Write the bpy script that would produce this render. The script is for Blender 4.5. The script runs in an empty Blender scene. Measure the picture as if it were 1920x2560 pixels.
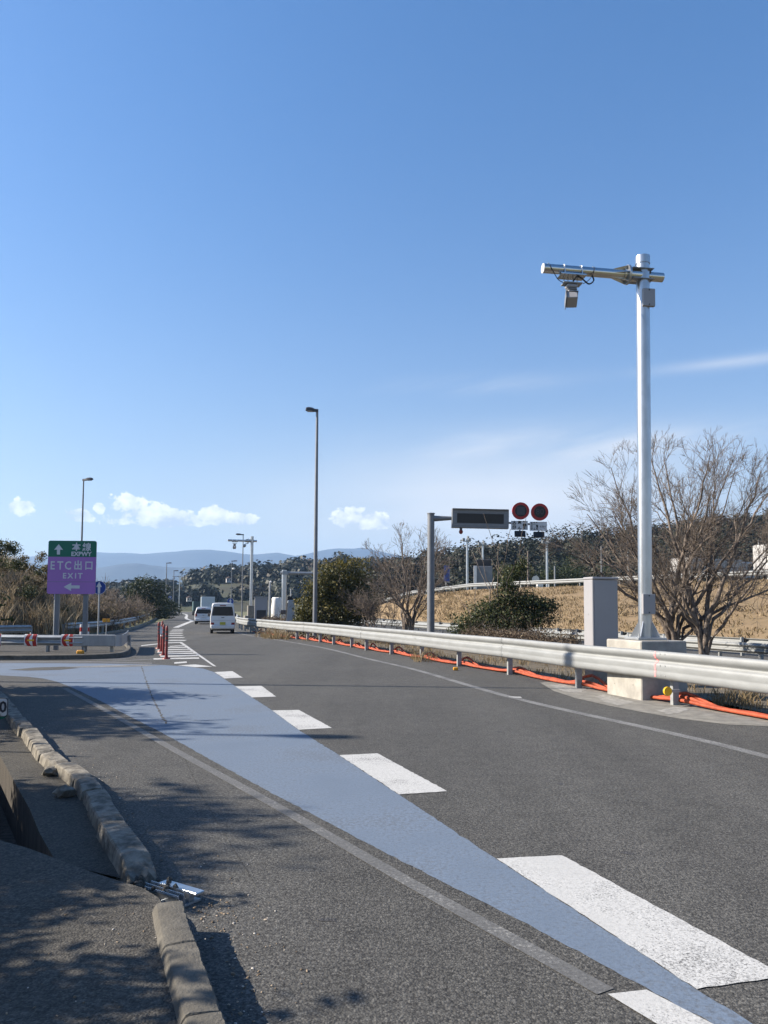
import bpy, bmesh, math, random
import numpy as np
from mathutils import Vector, Matrix, Quaternion

C = bpy.context.scene.collection
SC = bpy.context.scene
rad = math.radians

# ------------------------------------------------------------------ camera
F = 1923.0            # focal length in pixels of the 1920 x 2560 photograph
PITCH = 3.67
ROLL = 0.3
SHIFT = 117.0
EYE = Vector((0, 0, 1.6))
cam_d = bpy.data.cameras.new('camera')
cam = bpy.data.objects.new('camera', cam_d)
C.objects.link(cam)
cam_d.sensor_fit = 'VERTICAL'
cam_d.sensor_height = 36.0
cam_d.lens = F / 2560 * 36
cam_d.shift_y = SHIFT / 2560
cam_d.clip_start = 0.05
cam_d.clip_end = 30000
CQ = Matrix.Rotation(rad(90 + PITCH), 3, 'X') @ Matrix.Rotation(rad(ROLL), 3, 'Z')
cam.matrix_world = Matrix.Translation(EYE) @ CQ.to_4x4()
SC.camera = cam

# ------------------------------------------------------------------ light
SUN_EL = 32.0
to_sun = Vector((-math.cos(rad(SUN_EL)) * 0.9979, math.cos(rad(SUN_EL)) * 0.065, math.sin(rad(SUN_EL)))).normalized()
sun_d = bpy.data.lights.new('sun', 'SUN')
sun_d.energy = 5.0
sun_d.angle = rad(0.53)
sun_d.color = (1.0, 0.90, 0.77)
sun = bpy.data.objects.new('sun', sun_d)
sun.rotation_mode = 'QUATERNION'
sun.rotation_quaternion = to_sun.to_track_quat('Z', 'Y')
sun.location = (-40, 5, 30)
C.objects.link(sun)

world = bpy.data.worlds.new('World')
SC.world = world
world.use_nodes = True
SC.view_settings.view_transform = 'Standard'
SC.view_settings.look = 'None'
SC.view_settings.gamma = 1.0
SC.view_settings.exposure = 1.30


class E:
    """small expression helper over math nodes"""
    def __init__(s, nt, sock):
        s.nt, s.sock = nt, sock

    @staticmethod
    def m(nt, op, *a, clamp=False):
        n = nt.nodes.new('ShaderNodeMath')
        n.operation = op
        n.use_clamp = clamp
        for i, x in enumerate(a):
            if isinstance(x, E):
                nt.links.new(x.sock, n.inputs[i])
            else:
                n.inputs[i].default_value = x
        return E(nt, n.outputs[0])

    def __add__(s, o): return E.m(s.nt, 'ADD', s, o)
    __radd__ = __add__
    def __mul__(s, o): return E.m(s.nt, 'MULTIPLY', s, o)
    __rmul__ = __mul__
    def __sub__(s, o): return E.m(s.nt, 'SUBTRACT', s, o)
    def __rsub__(s, o): return E.m(s.nt, 'SUBTRACT', o, s)
    def __truediv__(s, o): return E.m(s.nt, 'DIVIDE', s, o)
    def mx(s, o): return E.m(s.nt, 'MAXIMUM', s, o)
    def mn(s, o): return E.m(s.nt, 'MINIMUM', s, o)
    def ex(s): return E.m(s.nt, 'EXPONENT', s)
    def step(s, a, b):
        n = s.nt.nodes.new('ShaderNodeMapRange')
        n.interpolation_type = 'SMOOTHSTEP'
        s.nt.links.new(s.sock, n.inputs[0])
        n.inputs[1].default_value = a
        n.inputs[2].default_value = b
        return E(s.nt, n.outputs[0])


def comb(nt, x, y, z):
    n = nt.nodes.new('ShaderNodeCombineXYZ')
    for i, v in enumerate((x, y, z)):
        if isinstance(v, E): nt.links.new(v.sock, n.inputs[i])
        else: n.inputs[i].default_value = v
    return n.outputs[0]


def nz(nt, vec, scale, detail=4, rough=0.55, dist=0.0):
    n = nt.nodes.new('ShaderNodeTexNoise')
    if vec is not None: nt.links.new(vec, n.inputs['Vector'])
    n.inputs['Scale'].default_value = scale
    n.inputs['Detail'].default_value = detail
    n.inputs['Roughness'].default_value = rough
    n.inputs['Distortion'].default_value = dist
    return E(nt, n.outputs[0])


def mixc(nt, fac, a, b):
    n = nt.nodes.new('ShaderNodeMix')
    n.data_type = 'RGBA'
    for s, v in ((n.inputs[0], fac), (n.inputs[6], a), (n.inputs[7], b)):
        if isinstance(v, E): nt.links.new(v.sock, s)
        elif hasattr(v, 'is_linked'): nt.links.new(v, s)
        elif isinstance(v, (tuple, list)): s.default_value = (*v[:3], 1)
        else: s.default_value = v
    return n.outputs[2]


def build_world():
    nt = world.node_tree
    for n in list(nt.nodes): nt.nodes.remove(n)
    out = nt.nodes.new('ShaderNodeOutputWorld')
    bg = nt.nodes.new('ShaderNodeBackground')
    sky = nt.nodes.new('ShaderNodeTexSky')
    sky.sky_type = 'NISHITA'
    sky.sun_disc = False
    sky.sun_elevation = rad(SUN_EL)
    sky.sun_rotation = math.atan2(to_sun.x, to_sun.y)
    sky.altitude = 0
    sky.air_density = 1.0
    sky.dust_density = 0.6
    sky.ozone_density = 2.5
    tc = nt.nodes.new('ShaderNodeTexCoord')
    sp = nt.nodes.new('ShaderNodeSeparateXYZ')
    nt.links.new(tc.outputs['Generated'], sp.inputs[0])
    x, y, z = (E(nt, sp.outputs[i]) for i in range(3))
    az = E.m(nt, 'ARCTAN2', x, y)
    el = E.m(nt, 'ARCSINE', z)

    def gauss(ca, ce, wa, we):
        a = (az - ca) / wa
        e = (el - ce) / we
        return ((a * a + e * e) * -1.0).ex()
    # cumulus: a low band of small heaps, with a few larger ones
    v1 = comb(nt, az * 1.0, el * 1.25, 0.0)
    v2 = comb(nt, az * 1.0 - 0.010, el * 1.25 + 0.014, 0.0)

    def field(v):
        return nz(nt, v, 30.0, 8, 0.60, 0.25)
    env = gauss(-0.285, 0.108, 0.070, 0.015).mx(gauss(-0.300, 0.111, 0.050, 0.021))
    for g in ((-0.262, 0.110, 0.036, 0.017), (-0.322, 0.126, 0.028, 0.018), (-0.220, 0.117, 0.026, 0.014),
              (-0.183, 0.113, 0.026, 0.010), (-0.045, 0.119, 0.028, 0.016), (-0.015, 0.113, 0.030, 0.013),
              (-0.445, 0.116, 0.018, 0.013), (-0.380, 0.110, 0.020, 0.011), (-0.357, 0.120, 0.009, 0.009),
              (0.75, 0.11, 0.06, 0.02), (1.4, 0.13, 0.09, 0.025), (-1.0, 0.12, 0.08, 0.022), (2.4, 0.12, 0.1, 0.025), (-2.2, 0.11, 0.1, 0.02)):
        env = env.mx(gauss(*g))
    env = env * el.step(0.092, 0.104)
    fine = nz(nt, v1, 120.0, 5, 0.6)
    envc = (env * 1.35).mn(1.0)
    d1 = envc * 1.25 + field(v1) * 2.6 + (fine - 0.5) * 0.7 - 2.08
    d2 = envc * 1.25 + field(v2) * 2.6 + (fine - 0.5) * 0.7 - 2.08
    cov = d1.step(-0.02, 0.24)
    base = (el * -1.0).step(-0.128, -0.098)
    lit = (d1 - d2) * 1.1 + 0.74 - base * 0.45 - d1.step(0.35, 1.2) * 0.30
    lit = E.m(nt, 'ADD', lit, 0.0, clamp=True)
    ccol = mixc(nt, lit, (3.1, 3.5, 4.2), (6.6, 6.6, 6.5))
    # thin high cloud: streaks that fan out over the right half of the sky
    u = comb(nt, az * 1.0 + el * 0.9, el * 8.0 - az * 1.1, 0.3)
    st = nz(nt, u, 1.6, 6, 0.58, 0.5)
    soft = nz(nt, comb(nt, az * 1.4, el * 4.0 - az * 0.5, 2.0), 2.2, 4, 0.5, 0.2)
    # a broad thin sheet low on the right, with a few streaks above it; fainter sheets all round
    bank = gauss(0.16, 0.120, 0.26, 0.075).mx(gauss(1.5, 0.12, 0.4, 0.08)).mx(gauss(-1.6, 0.12, 0.4, 0.08)).mx(gauss(2.9, 0.12, 0.4, 0.08)).mx(gauss(-2.7, 0.12, 0.3, 0.08))
    strk = gauss(0.24, 0.205, 0.20, 0.022).mx(gauss(0.44, 0.288, 0.10, 0.007) * 0.65).mx(gauss(0.12, 0.285, 0.12, 0.012) * 0.5)
    wis = bank * (soft.step(0.25, 0.75) * 0.55 + 0.45) * 0.95 + strk * st.step(0.36, 0.66) * 0.60 + (st - 0.62).step(0.0, 0.3) * (el * -1.0).step(-0.34, -0.14) * 0.25
    wis = E.m(nt, 'ADD', wis, 0.0, clamp=True)
    veil = (el * -6.5).ex() * 0.82
    veil = E.m(nt, 'ADD', veil, 0.0, clamp=True)
    hsv = nt.nodes.new('ShaderNodeHueSaturation')
    hsv.inputs["Saturation"].default_value = 1.28
    hsv.inputs["Hue"].default_value = 0.503
    nt.links.new(sky.outputs[0], hsv.inputs['Color'])
    dim = 1.0 - (el * -3.2).ex() * 0.42
    dm = nt.nodes.new('ShaderNodeMix')
    dm.data_type = 'RGBA'
    dm.blend_type = 'MULTIPLY'
    dm.inputs[0].default_value = 1.0
    nt.links.new(hsv.outputs[0], dm.inputs[6])
    nt.links.new(comb(nt, dim, dim, dim), dm.inputs[7])
    c0 = mixc(nt, veil, dm.outputs[2], (4.05, 3.95, 3.85))
    c1 = mixc(nt, wis, c0, (5.0, 4.95, 4.9))
    c2 = mixc(nt, cov * 0.93, c1, ccol)
    nt.links.new(c2, bg.inputs[0])
    bg.inputs[1].default_value = 0.0865
    nt.links.new(bg.outputs[0], out.inputs[0])


build_world()

# ------------------------------------------------------------------ helpers
def ray(u, v):
    d = Vector(((u - 960) / F, (1280 + SHIFT - v) / F, -1.0))
    return CQ @ d


def G(u, v, z=0.0):
    """where the sight line of a photograph pixel meets the level z"""
    d = ray(u, v)
    t = (z - EYE.z) / d.z
    return EYE + d * t


def A(u, v, y):
    """where it meets the distance y"""
    d = ray(u, v)
    return EYE + d * (y / d.y)


def zz(x, y):          # crop of the lower left corner -> photograph pixel
    return x / 2.431, 1650 + y / 2.431


class MB:
    def __init__(s):
        s.v, s.f = [], []

    def add(s, vs, fs):
        b = len(s.v)
        s.v += [Vector(p) for p in vs]
        s.f += [tuple(b + i for i in f) for f in fs]
        return s

    def box(s, c, size, rz=0.0, rot=None):
        hx, hy, hz = size[0] / 2, size[1] / 2, size[2] / 2
        M = rot if rot is not None else Matrix.Rotation(rz, 3, 'Z')
        c = Vector(c)
        vs = [c + M @ Vector((sx * hx, sy * hy, sz * hz)) for sz in (-1, 1) for sy in (-1, 1) for sx in (-1, 1)]
        return s.add(vs, [(0, 2, 3, 1), (4, 5, 7, 6), (0, 1, 5, 4), (2, 6, 7, 3), (0, 4, 6, 2), (1, 3, 7, 5)])

    def bev(s, c, size, b=0.02, rz=0.0, rot=None):
        """box with chamfered vertical and horizontal edges"""
        hx, hy, hz = size[0] / 2, size[1] / 2, size[2] / 2
        b = min(b, hx * .9, hy * .9, hz * .9)
        M = rot if rot is not None else Matrix.Rotation(rz, 3, 'Z')
        c = Vector(c)
        def ring(ix, z):
            x, y = hx - ix, hy - ix
            k = b
            return [(x - k, -y, z), (x, -y + k, z), (x, y - k, z), (x - k, y, z), (-x + k, y, z), (-x, y - k, z), (-x, -y + k, z), (-x + k, -y, z)]
        rs = [ring(b * .7, -hz), ring(0, -hz + b), ring(0, hz - b), ring(b * .7, hz)]
        vs = [c + M @ Vector(p) for r in rs for p in r]
        fs = []
        for k in range(3):
            for i in range(8):
                j = (i + 1) % 8
                fs.append((k * 8 + i, k * 8 + j, k * 8 + 8 + j, k * 8 + 8 + i))
        fs.append(tuple(range(7, -1, -1)))
        fs.append(tuple(range(24, 32)))
        return s.add(vs, fs)

    def cyl(s, p0, p1, r0, r1=None, n=12, caps=True):
        r1 = r0 if r1 is None else r1
        p0, p1 = Vector(p0), Vector(p1)
        q = (p1 - p0).to_track_quat('Z', 'Y')
        vs = []
        for p, r in ((p0, r0), (p1, r1)):
            for i in range(n):
                a = 2 * math.pi * i / n
                vs.append(p + q @ Vector((r * math.cos(a), r * math.sin(a), 0)))
        fs = [(i, (i + 1) % n, n + (i + 1) % n, n + i) for i in range(n)]
        if caps: fs += [tuple(range(n - 1, -1, -1)), tuple(range(n, 2 * n))]
        return s.add(vs, fs)

    def tube(s, pts, r, n=6):
        pts = [Vector(p) for p in pts]
        vs = []
        for k, p in enumerate(pts):
            t = (pts[min(k + 1, len(pts) - 1)] - pts[max(k - 1, 0)]).normalized()
            up = Vector((0, 0, 1)) if abs(t.z) < 0.9 else Vector((1, 0, 0))
            a = t.cross(up).normalized()
            b = a.cross(t)
            rr = r[k] if isinstance(r, (list, tuple)) else r
            for i in range(n):
                w = 2 * math.pi * i / n
                vs.append(p + a * (rr * math.cos(w)) + b * (rr * math.sin(w)))
        fs = []
        for k in range(len(pts) - 1):
            for i in range(n):
                j = (i + 1) % n
                fs.append((k * n + i, k * n + j, k * n + n + j, k * n + n + i))
        fs.append(tuple(range(n - 1, -1, -1)))
        fs.append(tuple(range((len(pts) - 1) * n, len(pts) * n)))
        return s.add(vs, fs)

    def prism(s, poly, z0, z1, M=None):
        """closed outline poly (x, y) between two levels; M maps to place"""
        n = len(poly)
        vs = [Vector((p[0], p[1], z0)) for p in poly] + [Vector((p[0], p[1], z1)) for p in poly]
        if M is not None: vs = [M @ v for v in vs]
        return s.add(vs, [tuple(range(n - 1, -1, -1)), tuple(range(n, 2 * n))] + [(i, (i + 1) % n, n + (i + 1) % n, n + i) for i in range(n)])

    def loft(s, rings, cap=True, close=True):
        n = len(rings[0])
        vs = [p for r in rings for p in r]
        fs = []
        for k in range(len(rings) - 1):
            for i in range(n if close else n - 1):
                j = (i + 1) % n
                fs.append((k * n + i, k * n + j, k * n + n + j, k * n + n + i))
        if cap and close:
            fs.append(tuple(range(n - 1, -1, -1)))
            fs.append(tuple(range((len(rings) - 1) * n, len(rings) * n)))
        return s.add(vs, fs)

    def sweep(s, prof, path, side=1):
        """profile (out, z) carried along a ground path; out points to the left of travel times side"""
        path = [Vector((p[0], p[1], p[2] if len(p) > 2 else 0)) for p in path]
        rings = []
        for k, p in enumerate(path):
            t = path[min(k + 1, len(path) - 1)] - path[max(k - 1, 0)]
            t.z = 0
            t.normalize()
            nn = Vector((-t.y, t.x, 0)) * side
            rings.append([p + nn * o + Vector((0, 0, z)) for o, z in prof])
        return s.loft(rings)

    def ico(s, c, r, sub=1, rng=None, jit=0.0, sc=(1, 1, 1)):
        bm = bmesh.new()
        bmesh.ops.create_icosphere(bm, subdivisions=sub, radius=1)
        vs = []
        for v in bm.verts:
            k = r * (1 + (rng.uniform(-jit, jit) if rng else 0))
            vs.append(Vector(c) + Vector((v.co.x * sc[0] * k, v.co.y * sc[1] * k, v.co.z * sc[2] * k)))
        fs = [tuple(v.index for v in f.verts) for f in bm.faces]
        bm.free()
        return s.add(vs, fs)

    def build(s, name, m, parent=None, smooth=False, off=None, fix=True):
        me = bpy.data.meshes.new(name)
        o3 = Vector(off) if off is not None else Vector((0, 0, 0))
        me.from_pydata([tuple(p - o3) for p in s.v], [], s.f)
        if fix:
            bm = bmesh.new()
            bm.from_mesh(me)
            bmesh.ops.recalc_face_normals(bm, faces=bm.faces)
            bm.to_mesh(me)
            bm.free()
        if smooth is True:
            for p in me.polygons: p.use_smooth = True
        elif smooth:
            for p in me.polygons: p.use_smooth = True
            me.set_sharp_from_angle(angle=rad(smooth))
        me.update()
        o = bpy.data.objects.new(name, me)
        C.objects.link(o)
        if m is not None: me.materials.append(m)
        if parent is not None: o.parent = parent
        return o


def tag(o, label=None, cat=None, group=None, kind=None):
    if label: o['label'] = label
    if cat: o['category'] = cat
    if group: o['group'] = group
    if kind: o['kind'] = kind
    return o


def thing(name, label, cat, loc=(0, 0, 0), rz=0.0, group=None):
    o = bpy.data.objects.new(name, None)
    o.empty_display_size = 0.2
    C.objects.link(o)
    o.location = loc
    o.rotation_euler = (0, 0, rz)
    return tag(o, label, cat, group)


def copy_tree(o, parent=None):
    c = o.copy()
    C.objects.link(c)
    c.parent = parent
    for ch in o.children: copy_tree(ch, c)
    return c


def np_mesh(name, verts, faces, m, tint=None, parent=None):
    """fast mesh of equal-sided faces from arrays, with an optional per-face tint value"""
    verts = np.asarray(verts, dtype=np.float32)
    faces = np.asarray(faces, dtype=np.int32)
    k = faces.shape[1]
    me = bpy.data.meshes.new(name)
    me.vertices.add(len(verts))
    me.vertices.foreach_set('co', verts.ravel())
    me.loops.add(faces.size)
    me.loops.foreach_set('vertex_index', faces.ravel())
    me.polygons.add(len(faces))
    me.polygons.foreach_set('loop_start', np.arange(0, faces.size, k, dtype=np.int32))
    me.polygons.foreach_set('loop_total', np.full(len(faces), k, dtype=np.int32))
    me.update(calc_edges=True)
    if tint is not None:
        at = me.attributes.new('tint', 'FLOAT', 'FACE')
        at.data.foreach_set('value', np.asarray(tint, dtype=np.float32))
    me.materials.append(m)
    o = bpy.data.objects.new(name, me)
    C.objects.link(o)
    if parent is not None: o.parent = parent
    return o


# ------------------------------------------------------------------ materials
ALB = 0.85


def mat(name, col, rough=0.6, metal=0.0, var=0.12, scale=6.0, bump=0.0, bscale=60.0, spec=0.4, col2=None, coat=0.0, stretch=None):
    m = bpy.data.materials.new(name)
    m.use_nodes = True
    nt = m.node_tree
    b = nt.nodes['Principled BSDF']
    tc = nt.nodes.new('ShaderNodeTexCoord')
    vec = tc.outputs['Object']
    if stretch:
        mp = nt.nodes.new('ShaderNodeMapping')
        mp.inputs['Scale'].default_value = stretch
        nt.links.new(vec, mp.inputs[0])
        vec = mp.outputs[0]
    n = nz(nt, vec, scale, 5, 0.6)
    k = n.step(0.28, 0.72)
    col = tuple(c * ALB for c in col)
    col2 = tuple(c * ALB for c in col2) if col2 else None
    a = tuple(c * (1 - var) for c in col)
    bb = tuple(min(1, c * (1 + var)) for c in (col2 or col))
    nt.links.new(mixc(nt, k, a, bb), b.inputs['Base Color'])
    b.inputs['Roughness'].default_value = rough
    b.inputs['Metallic'].default_value = metal
    b.inputs['Specular IOR Level'].default_value = spec
    b.inputs['Coat Weight'].default_value = coat
    if bump:
        bn = nt.nodes.new('ShaderNodeBump')
        bn.inputs['Strength'].default_value = bump
        bn.inputs['Distance'].default_value = 0.01
        nn = nz(nt, vec, bscale, 4, 0.6)
        nt.links.new(nn.sock, bn.inputs['Height'])
        nt.links.new(bn.outputs[0], b.inputs['Normal'])
    return m


def leafmat(name, ca, cb, cc=None, rough=0.6, trans=0.25):
    """colour runs with the per-face tint 0..1"""
    m = bpy.data.materials.new(name)
    m.use_nodes = True
    nt = m.node_tree
    b = nt.nodes['Principled BSDF']
    at = nt.nodes.new('ShaderNodeAttribute')
    at.attribute_name = 'tint'
    r = nt.nodes.new('ShaderNodeValToRGB')
    ca, cb = tuple(x * ALB for x in ca), tuple(x * ALB for x in cb)
    cc = tuple(x * ALB for x in cc) if cc else None
    r.color_ramp.elements[0].color = (*ca, 1)
    r.color_ramp.elements[1].color = (*cb, 1)
    if cc:
        e = r.color_ramp.elements.new(0.55)
        e.color = (*cb, 1)
        r.color_ramp.elements[2].color = (*cc, 1)
    nt.links.new(at.outputs['Fac'], r.inputs[0])
    nt.links.new(r.outputs[0], b.inputs['Base Color'])
    b.inputs['Roughness'].default_value = rough
    b.inputs['Specular IOR Level'].default_value = 0.3
    if trans:
        tr = nt.nodes.new('ShaderNodeBsdfTranslucent')
        nt.links.new(r.outputs[0], tr.inputs[0])
        mx = nt.nodes.new('ShaderNodeMixShader')
        mx.inputs[0].default_value = trans
        nt.links.new(b.outputs[0], mx.inputs[1])
        nt.links.new(tr.outputs[0], mx.inputs[2])
        nt.links.new(mx.outputs[0], nt.nodes['Material Output'].inputs[0])
    return m


def asphalt(name, base, light, grain=1.0, tintn=0.25):
    """dense aggregate: pale and dark stones in binder, with larger soiled patches"""
    m = bpy.data.materials.new(name)
    m.use_nodes = True
    nt = m.node_tree
    b = nt.nodes['Principled BSDF']
    tc = nt.nodes.new('ShaderNodeTexCoord')
    vec = tc.outputs['Object']
    vo = nt.nodes.new('ShaderNodeTexVoronoi')
    vo.inputs['Scale'].default_value = 95.0
    nt.links.new(vec, vo.inputs['Vector'])
    sepc = nt.nodes.new('ShaderNodeSeparateColor')
    nt.links.new(vo.outputs['Color'], sepc.inputs[0])
    stone = E(nt, sepc.outputs[0])
    edge = E(nt, vo.outputs['Distance'])
    fine = nz(nt, vec, 42.0, 6, 0.78)
    big = nz(nt, vec, 0.45, 5, 0.6)
    mid = nz(nt, vec, 5.0, 5, 0.65)
    k = stone.step(0.35, 1.0) * 0.40 + fine.step(0.40, 0.64) * 0.60
    k = E.m(nt, 'ADD', k * (1 - edge * 0.55), (mid - 0.5) * 0.35, clamp=True)
    c = mixc(nt, k, base, light)
    dk = nt.nodes.new('ShaderNodeMix')
    dk.data_type = 'RGBA'
    dk.blend_type = 'MULTIPLY'
    dk.inputs[0].default_value = 1.0
    nt.links.new(c, dk.inputs[6])
    mp = nt.nodes.new('ShaderNodeMapping')
    mp.inputs['Rotation'].default_value = (0, 0, rad(-17))
    mp.inputs['Scale'].default_value = (1.0, 0.05, 1.0)
    nt.links.new(vec, mp.inputs[0])
    track = nz(nt, mp.outputs[0], 0.9, 4, 0.55)
    blot = nz(nt, vec, 1.7, 6, 0.7, 0.8)
    w = (big - 0.5) * (2 * tintn) + (track - 0.5) * 0.75 + 1.0 - blot.step(0.62, 0.80) * 0.22
    nt.links.new(comb(nt, w, w, w), dk.inputs[7])
    nt.links.new(dk.outputs[2], b.inputs['Base Color'])
    b.inputs['Roughness'].default_value = 0.85
    b.inputs['Specular IOR Level'].default_value = 0.3
    bn = nt.nodes.new('ShaderNodeBump')
    bn.inputs['Strength'].default_value = 0.95 * grain
    bn.inputs['Distance'].default_value = 0.006
    h = fine * 0.7 + stone * 0.35 - edge * 0.6
    nt.links.new(h.sock, bn.inputs['Height'])
    nt.links.new(bn.outputs[0], b.inputs['Normal'])
    return m


def paint(name, col, worn=0.3, scale=70.0, under=(0.09, 0.09, 0.088), patch=1.5, tint=0.12, under2=(0.16, 0.16, 0.155), soil=0.35):
    """road paint over aggregate, rubbed through where worn"""
    m = bpy.data.materials.new(name)
    m.use_nodes = True
    nt = m.node_tree
    b = nt.nodes['Principled BSDF']
    tc = nt.nodes.new('ShaderNodeTexCoord')
    vec = tc.outputs['Object']
    col = tuple(x * ALB for x in col)
    under, under2 = tuple(x * ALB for x in under), tuple(x * ALB for x in under2)
    f = nz(nt, vec, scale, 6, 0.72)
    p = nz(nt, vec, patch, 5, 0.6)
    w = (f * 0.62 + p * 0.38)
    k = w.step(0.60 - worn * 0.30 - 0.06, 0.60 - worn * 0.30 + 0.06)      # 1 = rubbed through
    g = nz(nt, vec, 45.0, 6, 0.75)
    und = mixc(nt, g.step(0.35, 0.7), under, under2)
    c = mixc(nt, p.step(0.3, 0.7), tuple(x * (1 - tint) for x in col), tuple(min(1, x * (1 + tint)) for x in col))
    c = mixc(nt, g.step(0.25, 0.6), tuple(x * 0.72 for x in col), c)
    mp = nt.nodes.new('ShaderNodeMapping')
    mp.inputs['Rotation'].default_value = (0, 0, rad(6))
    mp.inputs['Scale'].default_value = (0.35, 1.6, 1.0)
    nt.links.new(vec, mp.inputs[0])
    scuff = nz(nt, mp.outputs[0], 2.4, 7, 0.68, 0.4)
    k = k.mx(scuff.step(0.60, 0.74) * soil)
    nt.links.new(mixc(nt, k, c, und), b.inputs['Base Color'])
    b.inputs['Roughness'].default_value = 0.75
    b.inputs['Specular IOR Level'].default_value = 0.3
    bn = nt.nodes.new('ShaderNodeBump')
    bn.inputs['Strength'].default_value = 0.45
    bn.inputs['Distance'].default_value = 0.006
    nt.links.new((g * 1.0).sock, bn.inputs['Height'])
    nt.links.new(bn.outputs[0], b.inputs['Normal'])
    return m


M = {}
M['road'] = asphalt('asphalt', (0.026, 0.0255, 0.024), (0.178, 0.173, 0.157))
M['road_old'] = asphalt('old asphalt', (0.030, 0.028, 0.024), (0.135, 0.125, 0.106), 1.2, 0.5)
M['ledge'] = asphalt('soiled asphalt', (0.028, 0.026, 0.021), (0.115, 0.105, 0.086), 1.2, 0.6)
M['patch'] = asphalt('fresh asphalt', (0.03, 0.03, 0.031), (0.09, 0.09, 0.09))
M['blue'] = paint('blue road coating', (0.150, 0.194, 0.258), worn=0.24, patch=0.8, tint=0.13, scale=30, under=(0.10, 0.12, 0.15), under2=(0.15, 0.18, 0.22), soil=0.8)
M['white'] = paint('white road paint', (0.54, 0.54, 0.52), worn=0.16, scale=100)
M['worn'] = paint('worn white line', (0.36, 0.355, 0.335), worn=0.62, scale=48, patch=2.5)
M['faint'] = paint('rubbed white line', (0.27, 0.27, 0.26), worn=0.40, scale=35)
M['concrete'] = mat('pale concrete', (0.37, 0.352, 0.312), 0.85, var=0.22, scale=2.6, bump=0.25, bscale=40)
M['patchc'] = mat('worn concrete', (0.27, 0.26, 0.235), 0.9, var=0.3, scale=9, bump=0.4, bscale=50)
M['concrete2'] = mat('grey concrete', (0.20, 0.19, 0.165), 0.9, var=0.25, scale=5, bump=0.4, bscale=50)
M['kerb'] = mat('soiled kerb concrete', (0.115, 0.106, 0.088), 0.9, var=0.22, scale=9, bump=0.7, bscale=70)
M['kerbold'] = mat('weathered kerb', (0.125, 0.112, 0.090), 0.95, var=0.35, scale=10, bump=1.0, bscale=45, col2=(0.21, 0.192, 0.158))
M['ditch'] = mat('soiled gutter concrete', (0.060, 0.052, 0.042), 0.95, var=0.5, scale=7, bump=0.5, bscale=30, stretch=(3, 3, .4))
M['rubble'] = mat('broken kerb core', (0.07, 0.065, 0.055), 0.95, var=0.5, scale=25, bump=1.0, bscale=60)
M['dirt'] = mat('dirt', (0.12, 0.10, 0.07), 0.95, var=0.4, scale=3, bump=0.8, bscale=30)
M['ground'] = mat('winter turf', (0.155, 0.125, 0.060), 0.95, var=0.35, scale=0.6, bump=0.8, bscale=12, col2=(0.11, 0.12, 0.05))
M['bank'] = mat('dry grass bank', (0.24, 0.172, 0.090), 0.95, var=0.25, scale=1.1, bump=0.8, bscale=10, col2=(0.19, 0.132, 0.072), stretch=(1, 1, 2.2))
M['galv'] = mat('galvanised steel', (0.52, 0.55, 0.58), 0.34, 0.9, var=0.10, scale=7, bump=0.05, stretch=(1, 1, 0.35))
M['galvd'] = mat('dull galvanised steel', (0.36, 0.38, 0.395), 0.5, 0.5, var=0.12, scale=5, stretch=(1, 1, 0.3))
M['rail'] = mat('weathered zinc rail', (0.272, 0.282, 0.280), 0.55, 0.15, var=0.09, scale=2.0, stretch=(1, 1, 3))
M['post'] = mat('grey zinc post', (0.33, 0.34, 0.34), 0.6, 0.3, var=0.15, scale=8)
M['pole'] = mat('grey painted pole', (0.19, 0.20, 0.215), 0.5, 0.2, var=0.1, scale=3)
M['poled'] = mat('dark lamp head', (0.055, 0.058, 0.068), 0.45, 0.2)
M['cab'] = mat('grey cabinet paint', (0.34, 0.335, 0.345), 0.45, 0.1, var=0.03, scale=2)
M['cabd'] = mat('dark cabinet door', (0.05, 0.047, 0.05), 0.5, 0.1)
M['stain'] = mat('stainless steel', (0.66, 0.67, 0.66), 0.22, 1.0, var=0.08, scale=4)
M['board'] = mat('grey sign case', (0.21, 0.22, 0.235), 0.5, 0.15, var=0.06)
M['black'] = mat('black rubber', (0.018, 0.018, 0.020), 0.7, var=0.2)
M['screen'] = mat('unlit display', (0.012, 0.012, 0.014), 0.35, var=0.15, scale=60)
M['orange'] = mat('orange conduit', (0.38, 0.072, 0.028), 0.7, var=0.30, scale=9, bump=0.3, bscale=90)
M['red'] = mat('red plastic post', (0.20, 0.020, 0.016), 0.5, var=0.15)
M['redb'] = mat('red reflective', (0.40, 0.022, 0.020), 0.5, var=0.12, scale=9)
M['whitep'] = mat('white reflective', (0.70, 0.70, 0.70), 0.5, var=0.05)
M['greyp'] = mat('grey retroreflective lettering', (0.60, 0.62, 0.66), 0.55, var=0.04)
M['yellow'] = mat('yellow reflector', (0.75, 0.45, 0.02), 0.45, var=0.08)
M['amber'] = mat('amber reflector', (0.65, 0.30, 0.02), 0.45, var=0.08)
M['green'] = mat('green sign face', (0.007, 0.14, 0.088), 0.5, var=0.04, scale=1)
M['purple'] = mat('purple sign face', (0.365, 0.170, 0.49), 0.5, var=0.04, scale=1)
M['bluep'] = mat('blue sign face', (0.012, 0.05, 0.27), 0.45, var=0.05)
M['pink'] = mat('pink spray paint', (0.85, 0.28, 0.28), 0.7, var=0.1, scale=30)
M['car'] = mat('white car paint', (0.72, 0.73, 0.74), 0.28, var=0.02, coat=0.5)
M['glass'] = mat('tinted car glass', (0.012, 0.015, 0.022), 0.12, var=0.2, spec=0.2)
M['tail'] = mat('tail lamp', (0.22, 0.010, 0.012), 0.25, var=0.1)
M['plate'] = mat('yellow number plate', (0.50, 0.46, 0.05), 0.5, var=0.12, scale=25)
M['rim'] = mat('wheel rim', (0.35, 0.35, 0.36), 0.4, 0.7)
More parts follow.
